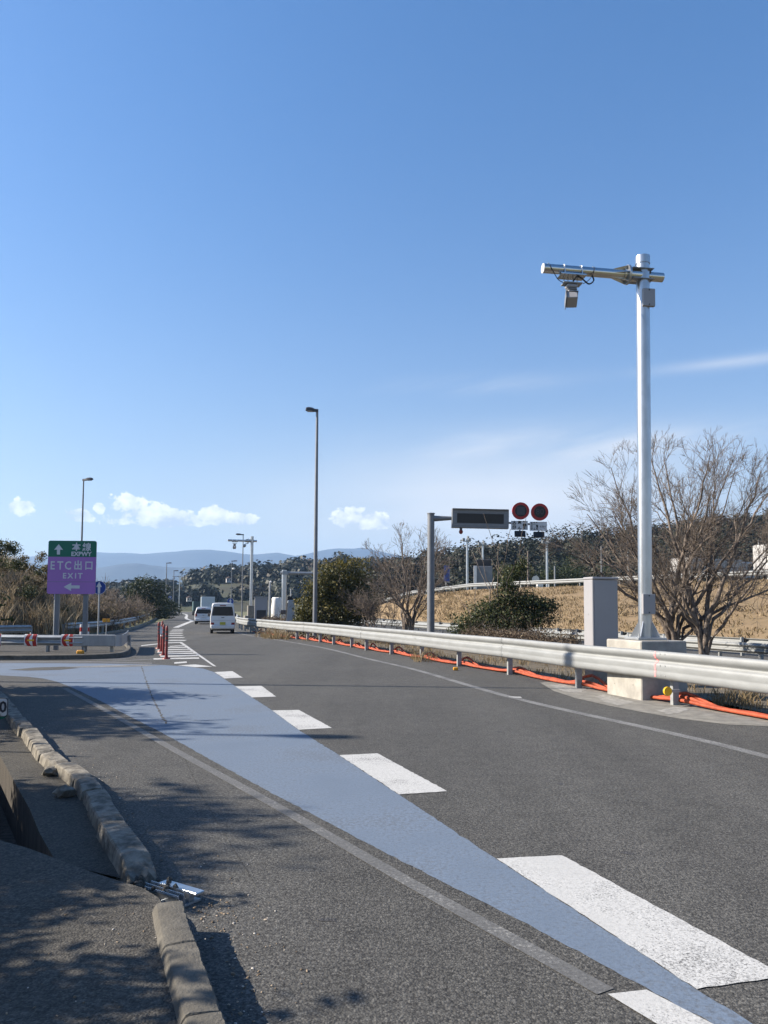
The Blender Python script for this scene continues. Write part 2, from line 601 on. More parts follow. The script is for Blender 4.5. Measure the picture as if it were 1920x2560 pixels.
M['truckbox'] = mat('pale blue truck body', (0.50, 0.58, 0.62), 0.45, var=0.04)
M['truckgreen'] = mat('dark green truck', (0.05, 0.10, 0.10), 0.45, var=0.1)
M['sheet'] = mat('white protective sheet', (0.80, 0.79, 0.75), 0.7, var=0.05, scale=3, bump=0.6, bscale=6)
M['bark'] = mat('bare bark', (0.105, 0.080, 0.064), 0.9, var=0.4, scale=9, bump=0.6, bscale=30, col2=(0.18, 0.148, 0.122))
M['barkd'] = mat('dark bark', (0.07, 0.055, 0.042), 0.9, var=0.3, scale=9)
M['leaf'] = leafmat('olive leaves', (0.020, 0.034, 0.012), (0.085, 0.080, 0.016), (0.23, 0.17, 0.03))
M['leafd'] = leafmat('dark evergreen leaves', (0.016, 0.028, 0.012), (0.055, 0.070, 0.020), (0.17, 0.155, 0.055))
M['hedge'] = leafmat('bronzed hedge leaves', (0.050, 0.035, 0.024), (0.115, 0.080, 0.050), (0.30, 0.25, 0.16), trans=0.15)
M['susuki'] = leafmat('dry plume grass', (0.15, 0.108, 0.062), (0.35, 0.265, 0.155), (0.48, 0.40, 0.27), trans=0.3)
M['drygrass'] = leafmat('dry grass', (0.17, 0.118, 0.058), (0.25, 0.182, 0.094), (0.34, 0.265, 0.150), trans=0.25)
M['scrub'] = leafmat('winter scrub', (0.055, 0.05, 0.022), (0.15, 0.115, 0.055), (0.27, 0.21, 0.11), trans=0.2)
M['forest'] = leafmat('far woodland', (0.009, 0.015, 0.008), (0.024, 0.030, 0.014), (0.066, 0.050, 0.033), trans=0.1)
M['hill'] = mat('hill meadow', (0.062, 0.054, 0.028), 0.95, var=0.4, scale=0.03, col2=(0.040, 0.046, 0.022))
M['mount'] = mat('far mountain', (0.030, 0.045, 0.062), 0.95, var=0.25, scale=0.004)  # bluish base colour stands in for part of the distance haze
M['roof'] = mat('tiled roof', (0.22, 0.15, 0.12), 0.7)
M['wall'] = mat('white house wall', (0.45, 0.44, 0.43), 0.8)
M['litter'] = leafmat('dry litter', (0.10, 0.07, 0.04), (0.3, 0.22, 0.14), (0.6, 0.56, 0.5), trans=0.0)


def sheet(name, pts, z, m, parent=None, kind=None, jag=0.0):
    """flat polygon surface at a level; jag gives a slightly uneven outline"""
    if jag:
        jr = random.Random(len(pts) * 7 + int(abs(pts[0][0]) * 1000))
        q = []
        for i, p in enumerate(pts):
            e = pts[(i + 1) % len(pts)]
            L_ = math.hypot(e[0] - p[0], e[1] - p[1])
            n = max(1, min(120, int(L_ / .05)))
            for k in range(n):
                j_ = jag if k else jag * .4
                q.append((p[0] + (e[0] - p[0]) * k / n + jr.gauss(0, j_), p[1] + (e[1] - p[1]) * k / n + jr.gauss(0, j_)))
        pts = q
    bm = bmesh.new()
    vs = [bm.verts.new((p[0], p[1], z)) for p in pts]
    es = [bm.edges.new((vs[i], vs[(i + 1) % len(vs)])) for i in range(len(vs))]
    bmesh.ops.triangle_fill(bm, use_beauty=True, use_dissolve=False, edges=es)
    for f in bm.faces:
        if f.normal.z < 0: f.normal_flip()
    me = bpy.data.meshes.new(name)
    bm.to_mesh(me)
    bm.free()
    me.materials.append(m)
    o = bpy.data.objects.new(name, me)
    C.objects.link(o)
    if parent is not None: o.parent = parent
    if kind: o['kind'] = kind
    return o


def ribbon(name, pts, w, z, m, parent=None):
    """painted line of a width along a ground path"""
    P = [Vector((p[0], p[1], z)) for p in pts]
    L, R = [], []
    for k, p in enumerate(P):
        t = (P[min(k + 1, len(P) - 1)] - P[max(k - 1, 0)]).normalized()
        n = Vector((-t.y, t.x, 0))
        L.append(p + n * w / 2)
        R.append(p - n * w / 2)
    mb = MB()
    for k in range(len(P) - 1):
        mb.add([L[k], R[k], R[k + 1], L[k + 1]], [(0, 1, 2, 3)])
    o = mb.build(name, m, parent, fix=False)
    return o


def smooth_path(pts, n=6):
    """Catmull-Rom through points"""
    P = [Vector((*p, 0)) if len(p) == 2 else Vector(p) for p in pts]
    P = [P[0] * 2 - P[1]] + P + [P[-1] * 2 - P[-2]]
    out = []
    for i in range(1, len(P) - 2):
        for k in range(n):
            t = k / n
            a, b, c, d = P[i - 1], P[i], P[i + 1], P[i + 2]
            out.append(0.5 * ((2 * b) + (c - a) * t + (2 * a - 5 * b + 4 * c - d) * t * t + (3 * b - a - 3 * c + d) * t ** 3))
    out.append(P[-2])
    return out

# ================================================================== SETTING
rng = random.Random(7)
# ditch at the left of the old kerb (an open gutter, so the ground sheet has a hole there)
dR = [G(*zz(x, y), 0.0) for x, y in ((310, 1205), (240, 1080), (180, 930), (80, 750), (0, 600))]
dirv = (dR[-1] - dR[-2]).normalized()
dR.append(dR[-1] + dirv * 5)
dR.insert(0, dR[0] + (dR[0] - dR[1]) * 0.4)
dL = []
for k, p in enumerate(dR):
    t = (dR[min(k + 1, len(dR) - 1)] - dR[max(k - 1, 0)]).normalized()
    dL.append(p + Vector((-t.y, t.x, 0)) * 0.34)
hole = [(p.x, p.y) for p in dR] + [(p.x, p.y) for p in reversed(dL)]


def ground_sheet():
    bm = bmesh.new()
    outer = [(-3900, -280), (3900, -280), (3900, 5900), (-3900, 5900)]
    es = []
    for loop in (outer, hole):
        vs = [bm.verts.new((x, y, -0.012)) for x, y in loop]
        es += [bm.edges.new((vs[i], vs[(i + 1) % len(vs)])) for i in range(len(vs))]
    bmesh.ops.triangle_fill(bm, use_beauty=True, use_dissolve=False, edges=es)
    for f in bm.faces:
        if f.normal.z < 0: f.normal_flip()
    me = bpy.data.meshes.new('ground')
    bm.to_mesh(me)
    bm.free()
    me.materials.append(M['ground'])
    o = bpy.data.objects.new('ground', me)
    C.objects.link(o)
    o['kind'] = 'structure'


ground_sheet()

# guard rail along the right of the road: positions of the posts
posts_px = [(1690, 1763), (1449, 1721), (1276, 1687), (1149, 1666), (1056, 1649), (979.5, 1636), (917, 1626), (880, 1618.5), (835, 1611.5),
            (801, 1606), (770, 1601.5), (743, 1598.5), (720, 1595.6)]
RP = [G(u, v) for u, v in posts_px]
d0 = (RP[0] - RP[2]).normalized()
pre = [RP[0] + d0 * (2.95 * k) for k in (4, 3, 2, 1)]
RP = pre + RP
far = [(-6.05, 43.2), (-6.95, 45.6), (-7.85, 48.0), (-8.7, 50.4), (-9.5, 52.9), (-10.2, 55.5), (-10.85, 58.2), (-11.4, 61), (-11.95, 64), (-12.5, 67), (-13.1, 70.2),
       (-13.75, 73.5), (-14.5, 77), (-15.4, 81), (-16.5, 85.5), (-17.8, 90.5), (-19.4, 96), (-21.4, 102.5)]
RP += [Vector((x, y, 0)) for x, y in far]

# asphalt of the carriageway
redge = []
for k, p in enumerate(RP):
    t = (RP[min(k + 1, len(RP) - 1)] - RP[max(k - 1, 0)]).normalized()
    redge.append(p + Vector((t.y, -t.x, 0)) * 0.30)
k_low = [G(*zz(x, y), 0) for x, y in ((1440, 2560), (1385, 2230), (1330, 1950), (1255, 1700), (1190, 1540), (1165, 1460))]
k_up = [G(*zz(x, y), 0) for x, y in ((1040, 1345), (940, 1260), (850, 1110), (735, 940), (620, 810), (500, 700), (380, 585), (290, 490), (175, 360), (60, 215))]
kd = (k_up[-1] - k_up[-3]).normalized()
k_up += [k_up[-1] + kd * 2.0, k_up[-1] + kd * 4.5]
road_pts = [(redge[0].x + 1.2, -4.0)] + [(p.x, p.y) for p in redge] + [(-29, 130), (-46, 192), (-64, 258), (-73, 262), (-51, 176), (-36, 130), (-31.2, 113), (-25, 87), (-20.7, 67),
            (-17.3, 53), (-15.9, 45), (-15.0, 38.5), (-18, 34), (-32, 32.3), (-34, 18.2), (-12.5, 17.6)]
road_pts += [(p.x - .12, p.y - .03) for p in reversed(k_up)] + [(p.x - .12, p.y) for p in reversed(k_low)] + [(-0.35, -4)]
road = sheet('road', road_pts, 0.0, M['road'], kind='structure')

# ---- blue coated exit lane
DS = 1.1574
right_d = [(1510, 2137), (1075, 1858), (862, 1717), (733, 1632), (645, 1577), (588, 1535), (545, 1507), (508, 1482), (482, 1465), (462, 1452), (440, 1444.5), (405, 1440), (350, 1436.5), (300, 1434.5), (200, 1433), (0, 1432)]
left_d = [(0, 1459), (60, 1462), (95, 1466), (124, 1473), (157, 1486), (219, 1515), (263, 1539), (310, 1563), (346, 1581), (392, 1606), (480, 1655), (600, 1720), (720, 1783), (850, 1851), (950, 1902)]
lp2 = [(1200 + x / 2.304, 2100 + y / 2.304) for x, y in ((0, 350), (300, 500), (600, 665), (950, 850), (1340, 1060))]
rp2 = [(1200 + x / 2.304, 2100 + y / 2.304) for x, y in ((1570, 1060), (1250, 865))]
blue_px = rp2 + [(x * DS, y * DS) for x, y in right_d[1:]] + [(x * DS, y * DS) for x, y in left_d] + lp2[:]
bl = [G(u, v) for u, v in blue_px]
i0 = len(rp2) + len(right_d) - 1
bl.insert(i0, bl[i0 - 1] + Vector((-9, 0.2, 0)))
bl.insert(i0 + 1, bl[i0 + 1] + Vector((-9, 0.3, 0)))
nb = bl[-1] + (bl[-1] - bl[-2]).normalized() * 1.2
nb2 = bl[0] + (bl[0] - bl[1]).normalized() * 1.2
bl = [nb2] + bl + [nb]
sheet('exit_lane_coating', [(p.x, p.y) for p in bl], 0.0020, M['blue'], road, jag=.004)


def quad_px(name, px, z, m, parent=road, jag=0.0):
    return sheet(name, [tuple(G(u, v))[:2] for u, v in px], z, m, parent, jag=jag)


def dpx(*p): return [(x * DS, y * DS) for x, y in p]


def cpx(*p): return [(1200 + x / 2.304, 2100 + y / 2.304) for x, y in p]


# ---- broad white dashes between the exit lane and the through lane
dash_px = [cpx((1250, 866), (95, 110), (472, 92), (1760, 790)), dpx((862, 1717), (733, 1632), (815, 1628), (966, 1710)), dpx((645, 1577), (588, 1535), (645, 1534), (717, 1573)),
           dpx((545, 1507), (508, 1483), (565, 1482), (596, 1505)), dpx((485, 1466), (463, 1452), (502, 1450), (524, 1464))]
for px in dash_px:
    quad_px('lane_dash', px, 0.0050, M['white'], jag=.003)
quad_px('lane_dash', cpx((1010, 1060), (735, 893), (960, 868), (1330, 1060)) [0:4], 0.0050, M['white'])
q = [G(*p) for p in cpx((1330, 1060), (1010, 1060))]
e = (G(*cpx((1330, 1060))[0]) - G(*cpx((960, 868))[0])).normalized()
sheet('lane_dash', [tuple(q[0])[:2], tuple(q[1])[:2], tuple(q[1] + e * .9)[:2], tuple(q[0] + e * .9)[:2]], 0.0050, M['white'], road)
# worn edge line beside the blue coating
wl = [G(u, v) for u, v in dpx((140, 1487), (205, 1522), (262, 1554), (310, 1582), (350, 1605), (394, 1630), (553, 1717), (700, 1800), (850, 1887), (1037, 1992), (1149, 2054), (1308, 2143))]
ribbon('edge_line', smooth_path([(p.x, p.y) for p in wl], 4), 0.10, 0.0035, M['worn'], road)
# pale line at the right of the through lane
rl = [(5.55, 4.0), (4.85, 6.2)] + [tuple(G(u, v))[:2] for u, v in ((1920, 1892), (1700, 1838), (1273, 1742), (1041, 1675), (920, 1647), (810, 1620), (700, 1601), (619, 1588))] + [(-9.2, 49), (-11, 55.5), (-12.6, 63), (-14.2, 72), (-16.2, 81), (-19, 91), (-22.5, 102), (-28, 120), (-44, 178), (-62, 240)]
ribbon('edge_line', smooth_path(rl, 4), 0.17, 0.0020, M['faint'], road)
quad_px('paint_mark', dpx((1098, 1504.5), (1124, 1505.5), (1128, 1508), (1102, 1507)), 0.0050, M['white'])
# left line of the through lane: short dashes, then a solid line round the bend
for u, v in ((434.5, 1601.2), (433, 1594), (432, 1588.6), (432.6, 1584), (434, 1580), (436.5, 1576.4), (439, 1573.6)):
    p = G(u, v)
    sheet('short_dash', [(p.x - .18, p.y - .45), (p.x + .62, p.y - .45), (p.x + .5, p.y + .55), (p.x - .30, p.y + .55)], 0.0035, M['white'], road)
ll = [tuple(G(u, v))[:2] for u, v in ((439, 1569), (447, 1566), (458, 1561.5), (470, 1556.5), (480, 1552))] + [(-26.5, 104), (-31, 121), (-37, 145), (-45, 175), (-58, 218), (-66, 246)]
ribbon('lane_line', smooth_path(ll, 4), 0.45, 0.0020, M['white'], road)


# ---- zebra area behind the exit
def z6(x, y): return 320 + x / 5.184, 1540 + y / 5.184


quad_px('zebra_border', [z6(*p) for p in ((1145, 655), (1105, 650), (668, 347), (700, 340))], 0.0035, M['white'])
quad_px('zebra_border', [z6(*p) for p in ((690, 338), (690, 348), (520, 352), (170, 390), (170, 380), (520, 343))], 0.0020, M['white'])
quad_px('zebra_border', [z6(*p) for p in ((1100, 655), (870, 664), (640, 640), (870, 628))], 0.0020, M['white'])
for k, (xr, y, xl) in enumerate(((735, 382, 540), (765, 404, 372), (800, 430, 372), (835, 457, 380), (865, 482, 400), (900, 511, 420), (920, 545, 330), (760, 598, 600))):
    h = 4.5 + k * 0.7
    quad_px('zebra_stripe', [z6(xr, y - h), z6(xr + 4, y + h), z6(xl, y + h + 12), z6(xl, y - h + 12)], 0.0020, M['white'])
quad_px('zebra_stripe', [z6(330, 553), z6(330, 563), z6(-200, 590), z6(-200, 582)], 0.0020, M['worn'])
quad_px('zebra_stripe', [z6(-20, 553), z6(-20, 563), z6(-800, 568), z6(-800, 560)], 0.0020, M['worn'])
quad_px('exit_line', [(0, 1653.5), (0, 1657), (250, 1657), (380, 1660), (380, 1657), (250, 1654)], 0.0050, M['worn'])
quad_px('exit_line', [(165, 1667.5), (250, 1664), (360, 1662), (400, 1664), (320, 1668), (200, 1669)], 0.0050, M['faint'])
quad_px('worn_patch', [(20, 1675), (90, 1669), (160, 1667), (200, 1670), (150, 1675), (70, 1677)], 0.0040, M['road'])
# crack across the coating
ck = [G(*zz(x, y)) for x, y in ((858, 35), (872, 75), (880, 105), (893, 140), (905, 175), (925, 225), (945, 268), (965, 305), (985, 345), (1015, 392))]
cm = MB()
for k in range(len(ck) - 1):
    for j in range(3):
        a, b = ck[k].lerp(ck[k + 1], j / 3), ck[k].lerp(ck[k + 1], (j + .8) / 3)
        w = rng.uniform(.008, .022)
        jx = rng.uniform(-.02, .02)
        cm.add([a + Vector((-w + jx, 0, .0035)), a + Vector((w + jx, 0, .0035)), b + Vector((w - jx, 0, .0035)), b + Vector((-w - jx, 0, .0035))], [(0, 1, 2, 3)])
cm.build('crack', M['rubble'], road, fix=False)
for (u, v, w, h) in ((1570, 2133, .05, .03), (1400, 1960, .04, .05), (1250, 1830, .06, .05), (820, 2300, .05, .03)):
    p = G(u, v)
    sheet('oil_stain', [(p.x + math.cos(k * .785) * w * rng.uniform(.6, 1.3), p.y + math.sin(k * .785) * h * rng.uniform(.6, 1.4)) for k in range(8)], .0022, M['patch'], road)
# scuffs and joint lines in the asphalt
jt = [G(*zz(x, y)) for x, y in ((1070, 480), (1110, 580), (1160, 680), (1220, 810), (1300, 950), (1420, 1150), (1560, 1380))]
ribbon('pavement_joint', [(p.x, p.y) for p in jt], 0.0035, 0.0020, M['road_old'], road)

# ---- the shoulder: old asphalt, ledge, ditch, foreground footway
ledge_r = [p + Vector((-.16, -.05, 0)) for p in k_up]
lp = [(p.x, p.y) for p in [G(*zz(900, 1400))] + ledge_r] + [(p.x, p.y) for p in reversed(dR)]
sheet('gutter_ledge', lp, 0.03, M['ledge'], kind='structure')
mb = MB()
for k in range(len(dR) - 1):
    a, b, c, d = dR[k], dR[k + 1], dL[k + 1], dL[k]
    dz = Vector((0, 0, -.42))
    up = Vector((0, 0, .03))
    mb.add([a + up, b + up, b + dz, a + dz], [(0, 1, 2, 3)])
    mb.add([d, c, c + dz, d + dz], [(3, 2, 1, 0)])
    mb.add([a + dz, b + dz, c + dz, d + dz], [(0, 1, 2, 3)])
o = mb.build('ditch', M['ditch'], fix=False)
o['kind'] = 'structure'
# kerbed verge left of the ditch
vp = [(p.x, p.y) for p in dL]
vo = [(p.x - 2.6, p.y - 1.0) for p in dL]
sheet('verge', vp + list(reversed(vo)), 0.02, M['dirt'], kind='structure')

f1 = [G(*zz(x, y), 0.11) for x, y in ((-200, 1050), (0, 1095), (160, 1140), (310, 1195), (480, 1262), (700, 1335), (860, 1382), (960, 1440))]
f2 = [G(*zz(x, y), 0.11) for x, y in ((985, 1480), (1010, 1620), (1050, 1800), (1100, 2000), (1150, 2240), (1200, 2560))]
fw = [(f1[0].x - 2, f1[0].y + .1)] + [(p.x, p.y) for p in f1 + f2] + [(-.75, 1.2), (-.5, -3), (-8, -3)]
mb = MB()
n = len(fw)
fo = sheet('footway', fw, 0.11, M['road_old'], kind='structure')
mb = MB()
for i in range(len(f1)):
    a = Vector((*fw[i], .108))
    b = Vector((*fw[i + 1], .108))
    mb.add([a, b, b - Vector((0, 0, .16)), a - Vector((0, 0, .16))], [(0, 1, 2, 3)])
mb.build('slab_edge', M['concrete2'], fo, fix=False)

# foreground kerb
kt = [G(*zz(x, y), 0.15) for x, y in ((1022, 1468), (1050, 1580), (1090, 1720), (1142, 1880), (1192, 2040), (1245, 2212), (1330, 2500))]
kt += [kt[-1] + (kt[-1] - kt[-2]).normalized() * (.8 * j) for j in (1, 2, 3)]
kerb = thing('kerb', None, None)
kerb['kind'] = 'structure'
prof = [(0.075, 0.0), (0.073, 0.135), (0.064, 0.147), (0.03, 0.151), (-0.045, 0.151), (-0.058, 0.146), (-0.068, 0.132), (-0.125, 0.0)]
from mathutils import noise as mnoise
KP = smooth_path([(p.x, p.y) for p in kt], 24)
cut, bi = 0, 0
while cut < len(KP) - 2:
    end = cut
    ln = 0
    while end < len(KP) - 1 and ln < (.62 if bi else .50):
        ln += (KP[end + 1] - KP[end]).length
        end += 1
    rings = []
    for k in range(cut, end + 1):
        t = (KP[min(k + 1, len(KP) - 1)] - KP[max(k - 1, 0)]).normalized()
        nrm = Vector((-t.y, t.x, 0))
        e_ = 1.0 if k in (cut, end) else 0.0
        r = []
        for o, zz_ in prof:
            w = mnoise.noise(Vector((o * 30 + bi, zz_ * 30, k * .35))) * .0035 + mnoise.noise(Vector((o * 8 + bi * 4, zz_ * 8, k * .08))) * .004
            r.append(KP[k] + nrm * (o * (1 - .06 * e_) + w) + Vector((0, 0, max(0, zz_ + (w - .006 * e_ if zz_ > .05 else 0)))) + t * (.004 if k == cut else (-.004 if k == end else 0)))
        rings.append(r)
    MB().loft(rings).build('kerb_block', M['kerb'], kerb, smooth=26)
    cut = end
    bi += 1

# older, broken kerb behind the grating: lumpy blocks with gaps, the last one crumbled
kerb2 = thing('broken_kerb', None, None)
kerb2['kind'] = 'structure'
kc = [G(*zz(x, y), 0.13) for x, y in ((905, 1275), (850, 1190), (760, 1070), (660, 935), (575, 800), (470, 680), (345, 600), (250, 500), (165, 405), (80, 310), (0, 215))]
kc += [kc[-1] + (kc[-1] - kc[-2]).normalized() * (1.0 * j) for j in (1, 2, 3, 4)]
KP = smooth_path([(p.x, p.y) for p in kc], 10)
L = [0]
for k in range(1, len(KP)): L.append(L[-1] + (KP[k] - KP[k - 1]).length)


def kpos(s):
    for k in range(1, len(L)):
        if L[k] >= s:
            t = (s - L[k - 1]) / max(1e-6, L[k] - L[k - 1])
            return KP[k - 1].lerp(KP[k], t)
    return KP[-1]


s = 0.0
bi = 0
lens = [1.15, 0.62, 0.38, 0.46, 0.75, 0.6, 0.9, 0.8, 1.0, 1.2, 1.2, 1.3, 1.3, 1.3]
from mathutils import noise as mnoise
while s < L[-1] - .5 and bi < len(lens):
    ln = lens[bi]
    rings = []
    nn = max(4, int(ln / .06))
    jx = rng.uniform(-.022, .022)
    jz = rng.uniform(-.012, .012)
    yaw = rng.uniform(-.03, .03)
    for k in range(nn + 1):
        ss = s + ln * k / nn
        p = kpos(ss)
        t = (kpos(ss + .05) - kpos(ss - .05 if ss > .05 else 0)).normalized()
        nrm = Vector((-t.y, t.x, 0))
        f = k / nn
        e_ = .018 * (max(0, 1 - k / .9) + max(0, 1 - (nn - k) / .9))
        r = []
        for i, (qx, qz) in enumerate(((.098, 0), (.090, .07), (.083, .118), (.074, .131), (.034, .135), (0, .136), (-.034, .135), (-.072, .131), (-.082, .119), (-.090, .07), (-.098, 0))):
            w = mnoise.noise(Vector((qx * 9 + bi * 5.1, qz * 9, ss * 7))) * .006 + mnoise.noise(Vector((qx * 34 + bi * 3.1, qz * 34, ss * 30))) * .006
            chip = max(0, mnoise.noise(Vector((bi * 2.3 + (4 if qx < 0 else 0), ss * 4.5, 8))) - .25) * .10 if i in (2, 3, 7, 8) else 0
            drop = (5 - k) * .020 * (1 + mnoise.noise(Vector((i * .9, k * .8, 3))) * .9) if bi == 0 and k < 5 else 0
            h_ = qz + ((w + jz - e_ - chip - drop) if qz > .05 else 0)
            r.append(p + nrm * (-(qx * (1 - e_ * 3)) + jx + yaw * (f - .5) * ln + w * .5) + Vector((0, 0, max(-.02, h_))))
        rings.append(r)
    MB().loft(rings).build('kerb_block', M['kerbold'], kerb2, smooth=14)
    s += ln + (0.035 if bi in (0, 1, 2, 3) else 0.02)
    bi += 1
# crumbled core at the near end
mb = MB()
p0 = kpos(0.0)
for k in range(46):
    t = (kpos(.3) - kpos(0)).normalized()
    nrm = Vector((-t.y, t.x, 0))
    q = p0 + t * rng.uniform(-.17, .10) + nrm * rng.uniform(-.13, .12)
    mb.ico(q + Vector((0, 0, rng.uniform(.0, .075))), rng.uniform(.012, .034), 1, rng, .35)
o = mb.build('kerb_rubble', M['rubble'], kerb2)
# pieces that broke off on the ledge side
for (x, y, w) in ((300, 690, .10), (395, 815, .13), (345, 655, .07)):
    p = G(*zz(x, y), .05)
    MB().ico(p + Vector((0, 0, .015)), w * .7, 2, rng, .22, (1.0, .8, .62)).build('kerb_fragment', M['kerbold'], kerb2)

# steel gutter grating
gp = [G(*zz(x, y), 0.045) for x, y in ((870, 1378), (960, 1366), (1178, 1418), (1172, 1448), (1100, 1462))]
ga, gb = G(*zz(905, 1372), .045), G(*zz(1140, 1443), .045)
gd = (gb - ga)
glen = gd.length
gang = math.atan2(gd.y, gd.x)
gt = thing('gutter_grating', 'short galvanised steel grating lying between the two kerbs', 'grating', ((ga.x + gb.x) / 2, (ga.y + gb.y) / 2, 0.0), gang)
for j, yy in enumerate((-.062, -.024, .014)):
    mb = MB().box((0, yy, .035), (glen, .007, .05))
    for k in range(20):
        mb.box((-glen / 2 + glen * (k + .5) / 20, yy, .064), (glen / 48, .011, .010))
    mb.build('toothed_bar', M['galv'], gt)
MB().bev((0.03, .068, .050), (glen * .98, .062, .018), .004).build('cover_plate', M['galv'], gt)
for k in (-.42, -.14, .14, .42):
    MB().box((glen * k, -.008, .022), (.008, .15, .02)).build('cross_bar', M['galvd'], gt)
MB().box((0, .0, .006), (glen * 1.02, .19, .010)).build('frame', M['galvd'], gt)

# ---- far ground of the right side: median strip, opposite carriageway, embankment, upper terrace
med = [(p.x, p.y) for p in redge]
RB = [(17.3, 4), (15.9, 8.5), (14.5, 13), (12.9, 18), (11.25, 23), (9.7, 28), (8.05, 33), (6.4, 38), (4.8, 43), (3.0, 49), (0.9, 56), (-1.5, 64), (-4.2, 73), (-8, 86), (-12, 98)]
RC = [(x + 2.35, y + 0.75) for x, y in RB]
sheet('median_strip', med + list(reversed([(x + .5, y) for x, y in RB])), 0.004, M['dirt'], kind='structure')
oc = [(x + .6, y) for x, y in RB]
foot = [(44, -10), (34, 12), (26.5, 25), (20.5, 37), (14, 56), (9.5, 72), (5.5, 90), (1.5, 110), (-4, 140), (-20, 200)]
top = [(66, 0), (52, 25), (41, 42), (30, 60), (19, 74.5), (10, 88), (4, 106), (-0.5, 128), (-6, 165), (-24, 215)]
topz = [4.4, 4.3, 4.2, 4.0, 3.85, 3.75, 3.3, 2.2, .8, .2]
sheet('opposite_road', oc + list(reversed(foot[:-1])), 0.002, M['road'], kind='structure')
ribbon('road_edge_line', [(x + 5, y + 1.6) for x, y in RB], .15, .006, M['faint'], bpy.data.objects['opposite_road'])


def embankment():
    vs, fs = [], []
    nu, nv = 90, 18
    fp, tp = foot, [(*t, z) for t, z in zip(top, topz)]
    def lerp_list(P, s):
        s *= len(P) - 1
        i = min(int(s), len(P) - 2)
        t = s - i
        return [a + (b - a) * t for a, b in zip(P[i], P[i + 1])]
    for i in range(nu + 1):
        a = lerp_list(fp, i / nu)
        b = lerp_list(tp, i / nu)
        for j in range(nv + 1):
            t = j / nv
            x = a[0] + (b[0] - a[0]) * t
            y = a[1] + (b[1] - a[1]) * t
            z = b[2] * (t ** 0.92)
            if 0 < j < nv: z += (mnoise.noise(Vector((x * .35, y * .35, 0))) * .18 + mnoise.noise(Vector((x * 1.3, y * 1.3, 5))) * .07)
            vs.append((x, y, z))
    for i in range(nu):
        for j in range(nv):
            k = i * (nv + 1) + j
            fs.append((k, k + 1, k + nv + 2, k + nv + 1))
    me = bpy.data.meshes.new('embankment')
    me.from_pydata(vs, [], fs)
    for p in me.polygons: p.use_smooth = True
    me.materials.append(M['bank'])
    o = bpy.data.objects.new('embankment', me)
    C.objects.link(o)
    o['kind'] = 'structure'
    if me.polygons[0].normal.z < 0: me.flip_normals()
    return vs, nv


EV, ENV = embankment()
ter = [Vector((x, y, z - .03)) for (x, y), z in zip(top, topz)]
back = [Vector((p.x + 90, p.y + 70, p.z)) for p in ter]
mb = MB()
for k in range(len(ter) - 1):
    mb.add([ter[k], ter[k + 1], back[k + 1], back[k]], [(3, 2, 1, 0)])
o = mb.build('upper_terrace', M['ground'], fix=False)
o['kind'] = 'structure'
for p in o.data.polygons:
    if p.normal.z < 0: p.flip()
o.data.update()


def tufts(name, pts, m, rs, n_bl=9, h=(.15, .4), w=.012, spread=.12, lean=.5, parent=None, kind='stuff', droop=0.0):
    """blades: each a thin bent strip of two quads"""
    V, Fc, T = [], [], []
    for (x, y, z, sc) in pts:
        for _ in range(n_bl):
            a = rs.uniform(0, 6.283)
            bx, by = x + rs.gauss(0, spread) * sc, y + rs.gauss(0, spread) * sc
            hh = rs.uniform(*h) * sc
            lx, ly = math.cos(a) * hh * rs.uniform(0, lean), math.sin(a) * hh * rs.uniform(0, lean)
            wx, wy = -math.sin(a + 1.2) * w * sc, math.cos(a + 1.2) * w * sc
            b = len(V)
            V += [(bx - wx, by - wy, z - .03), (bx + wx, by + wy, z - .03), (bx + lx * .35 + wx * .8, by + ly * .35 + wy * .8, z + hh * .6), (bx + lx * .35 - wx * .8, by + ly * .35 - wy * .8, z + hh * .6),
                  (bx + lx + wx * .2, by + ly + wy * .2, z + hh * (1 - droop)), (bx + lx - wx * .2, by + ly - wy * .2, z + hh * (1 - droop))]
            Fc += [(b, b + 1, b + 2, b + 3), (b + 3, b + 2, b + 4, b + 5)]
            t = min(1, max(0, rs.gauss(.5, .22)))
            T += [t, t]
    o = np_mesh(name, V, Fc, m, T, parent)
    if kind: o['kind'] = kind
    return o


# dry grass lying over the embankment
rs = random.Random(11)
pts = []
for _ in range(7800):
    i = rs.randrange(8, 62)
    j = rs.randrange(0, ENV)
    a = Vector(EV[i * (ENV + 1) + j])
    b = Vector(EV[(i + 1) * (ENV + 1) + j])
    c = Vector(EV[i * (ENV + 1) + j + 1])
    p = a + (b - a) * rs.random() + (c - a) * rs.random()
    if mnoise.noise(Vector((p.x * .25, p.y * .25, p.z * .6))) > -.28:
        pts.append((p.x, p.y, p.z, rs.uniform(.7, 1.5)))
tag(tufts('embankment_grass', pts, M['drygrass'], rs, 5, (.12, .30), .026, .30, 1.8, droop=.40), 'long dry golden grass lying over the embankment slope', 'grass')
# thin dry grass of the median strip
pts = []
for _ in range(2600):
    k = rs.uniform(2, 19)
    i = int(k)
    p = Vector(redge[i].lerp(redge[i + 1], k - i))
    t = (redge[i + 1] - redge[i]).normalized()
    off = rs.random() ** 1.6 * 6 + .25
    p = p + Vector((t.y, -t.x, 0)) * off
    if mnoise.noise(Vector((p.x * .5, p.y * .5, 1))) > -.05: pts.append((p.x, p.y, .01, rs.uniform(.5, 1.1)))
tag(tufts('median_grass', pts, M['drygrass'], rs, 7, (.06, .2), .008, .1, 1.0), 'short withered grass growing on the median behind the long rail', 'grass')
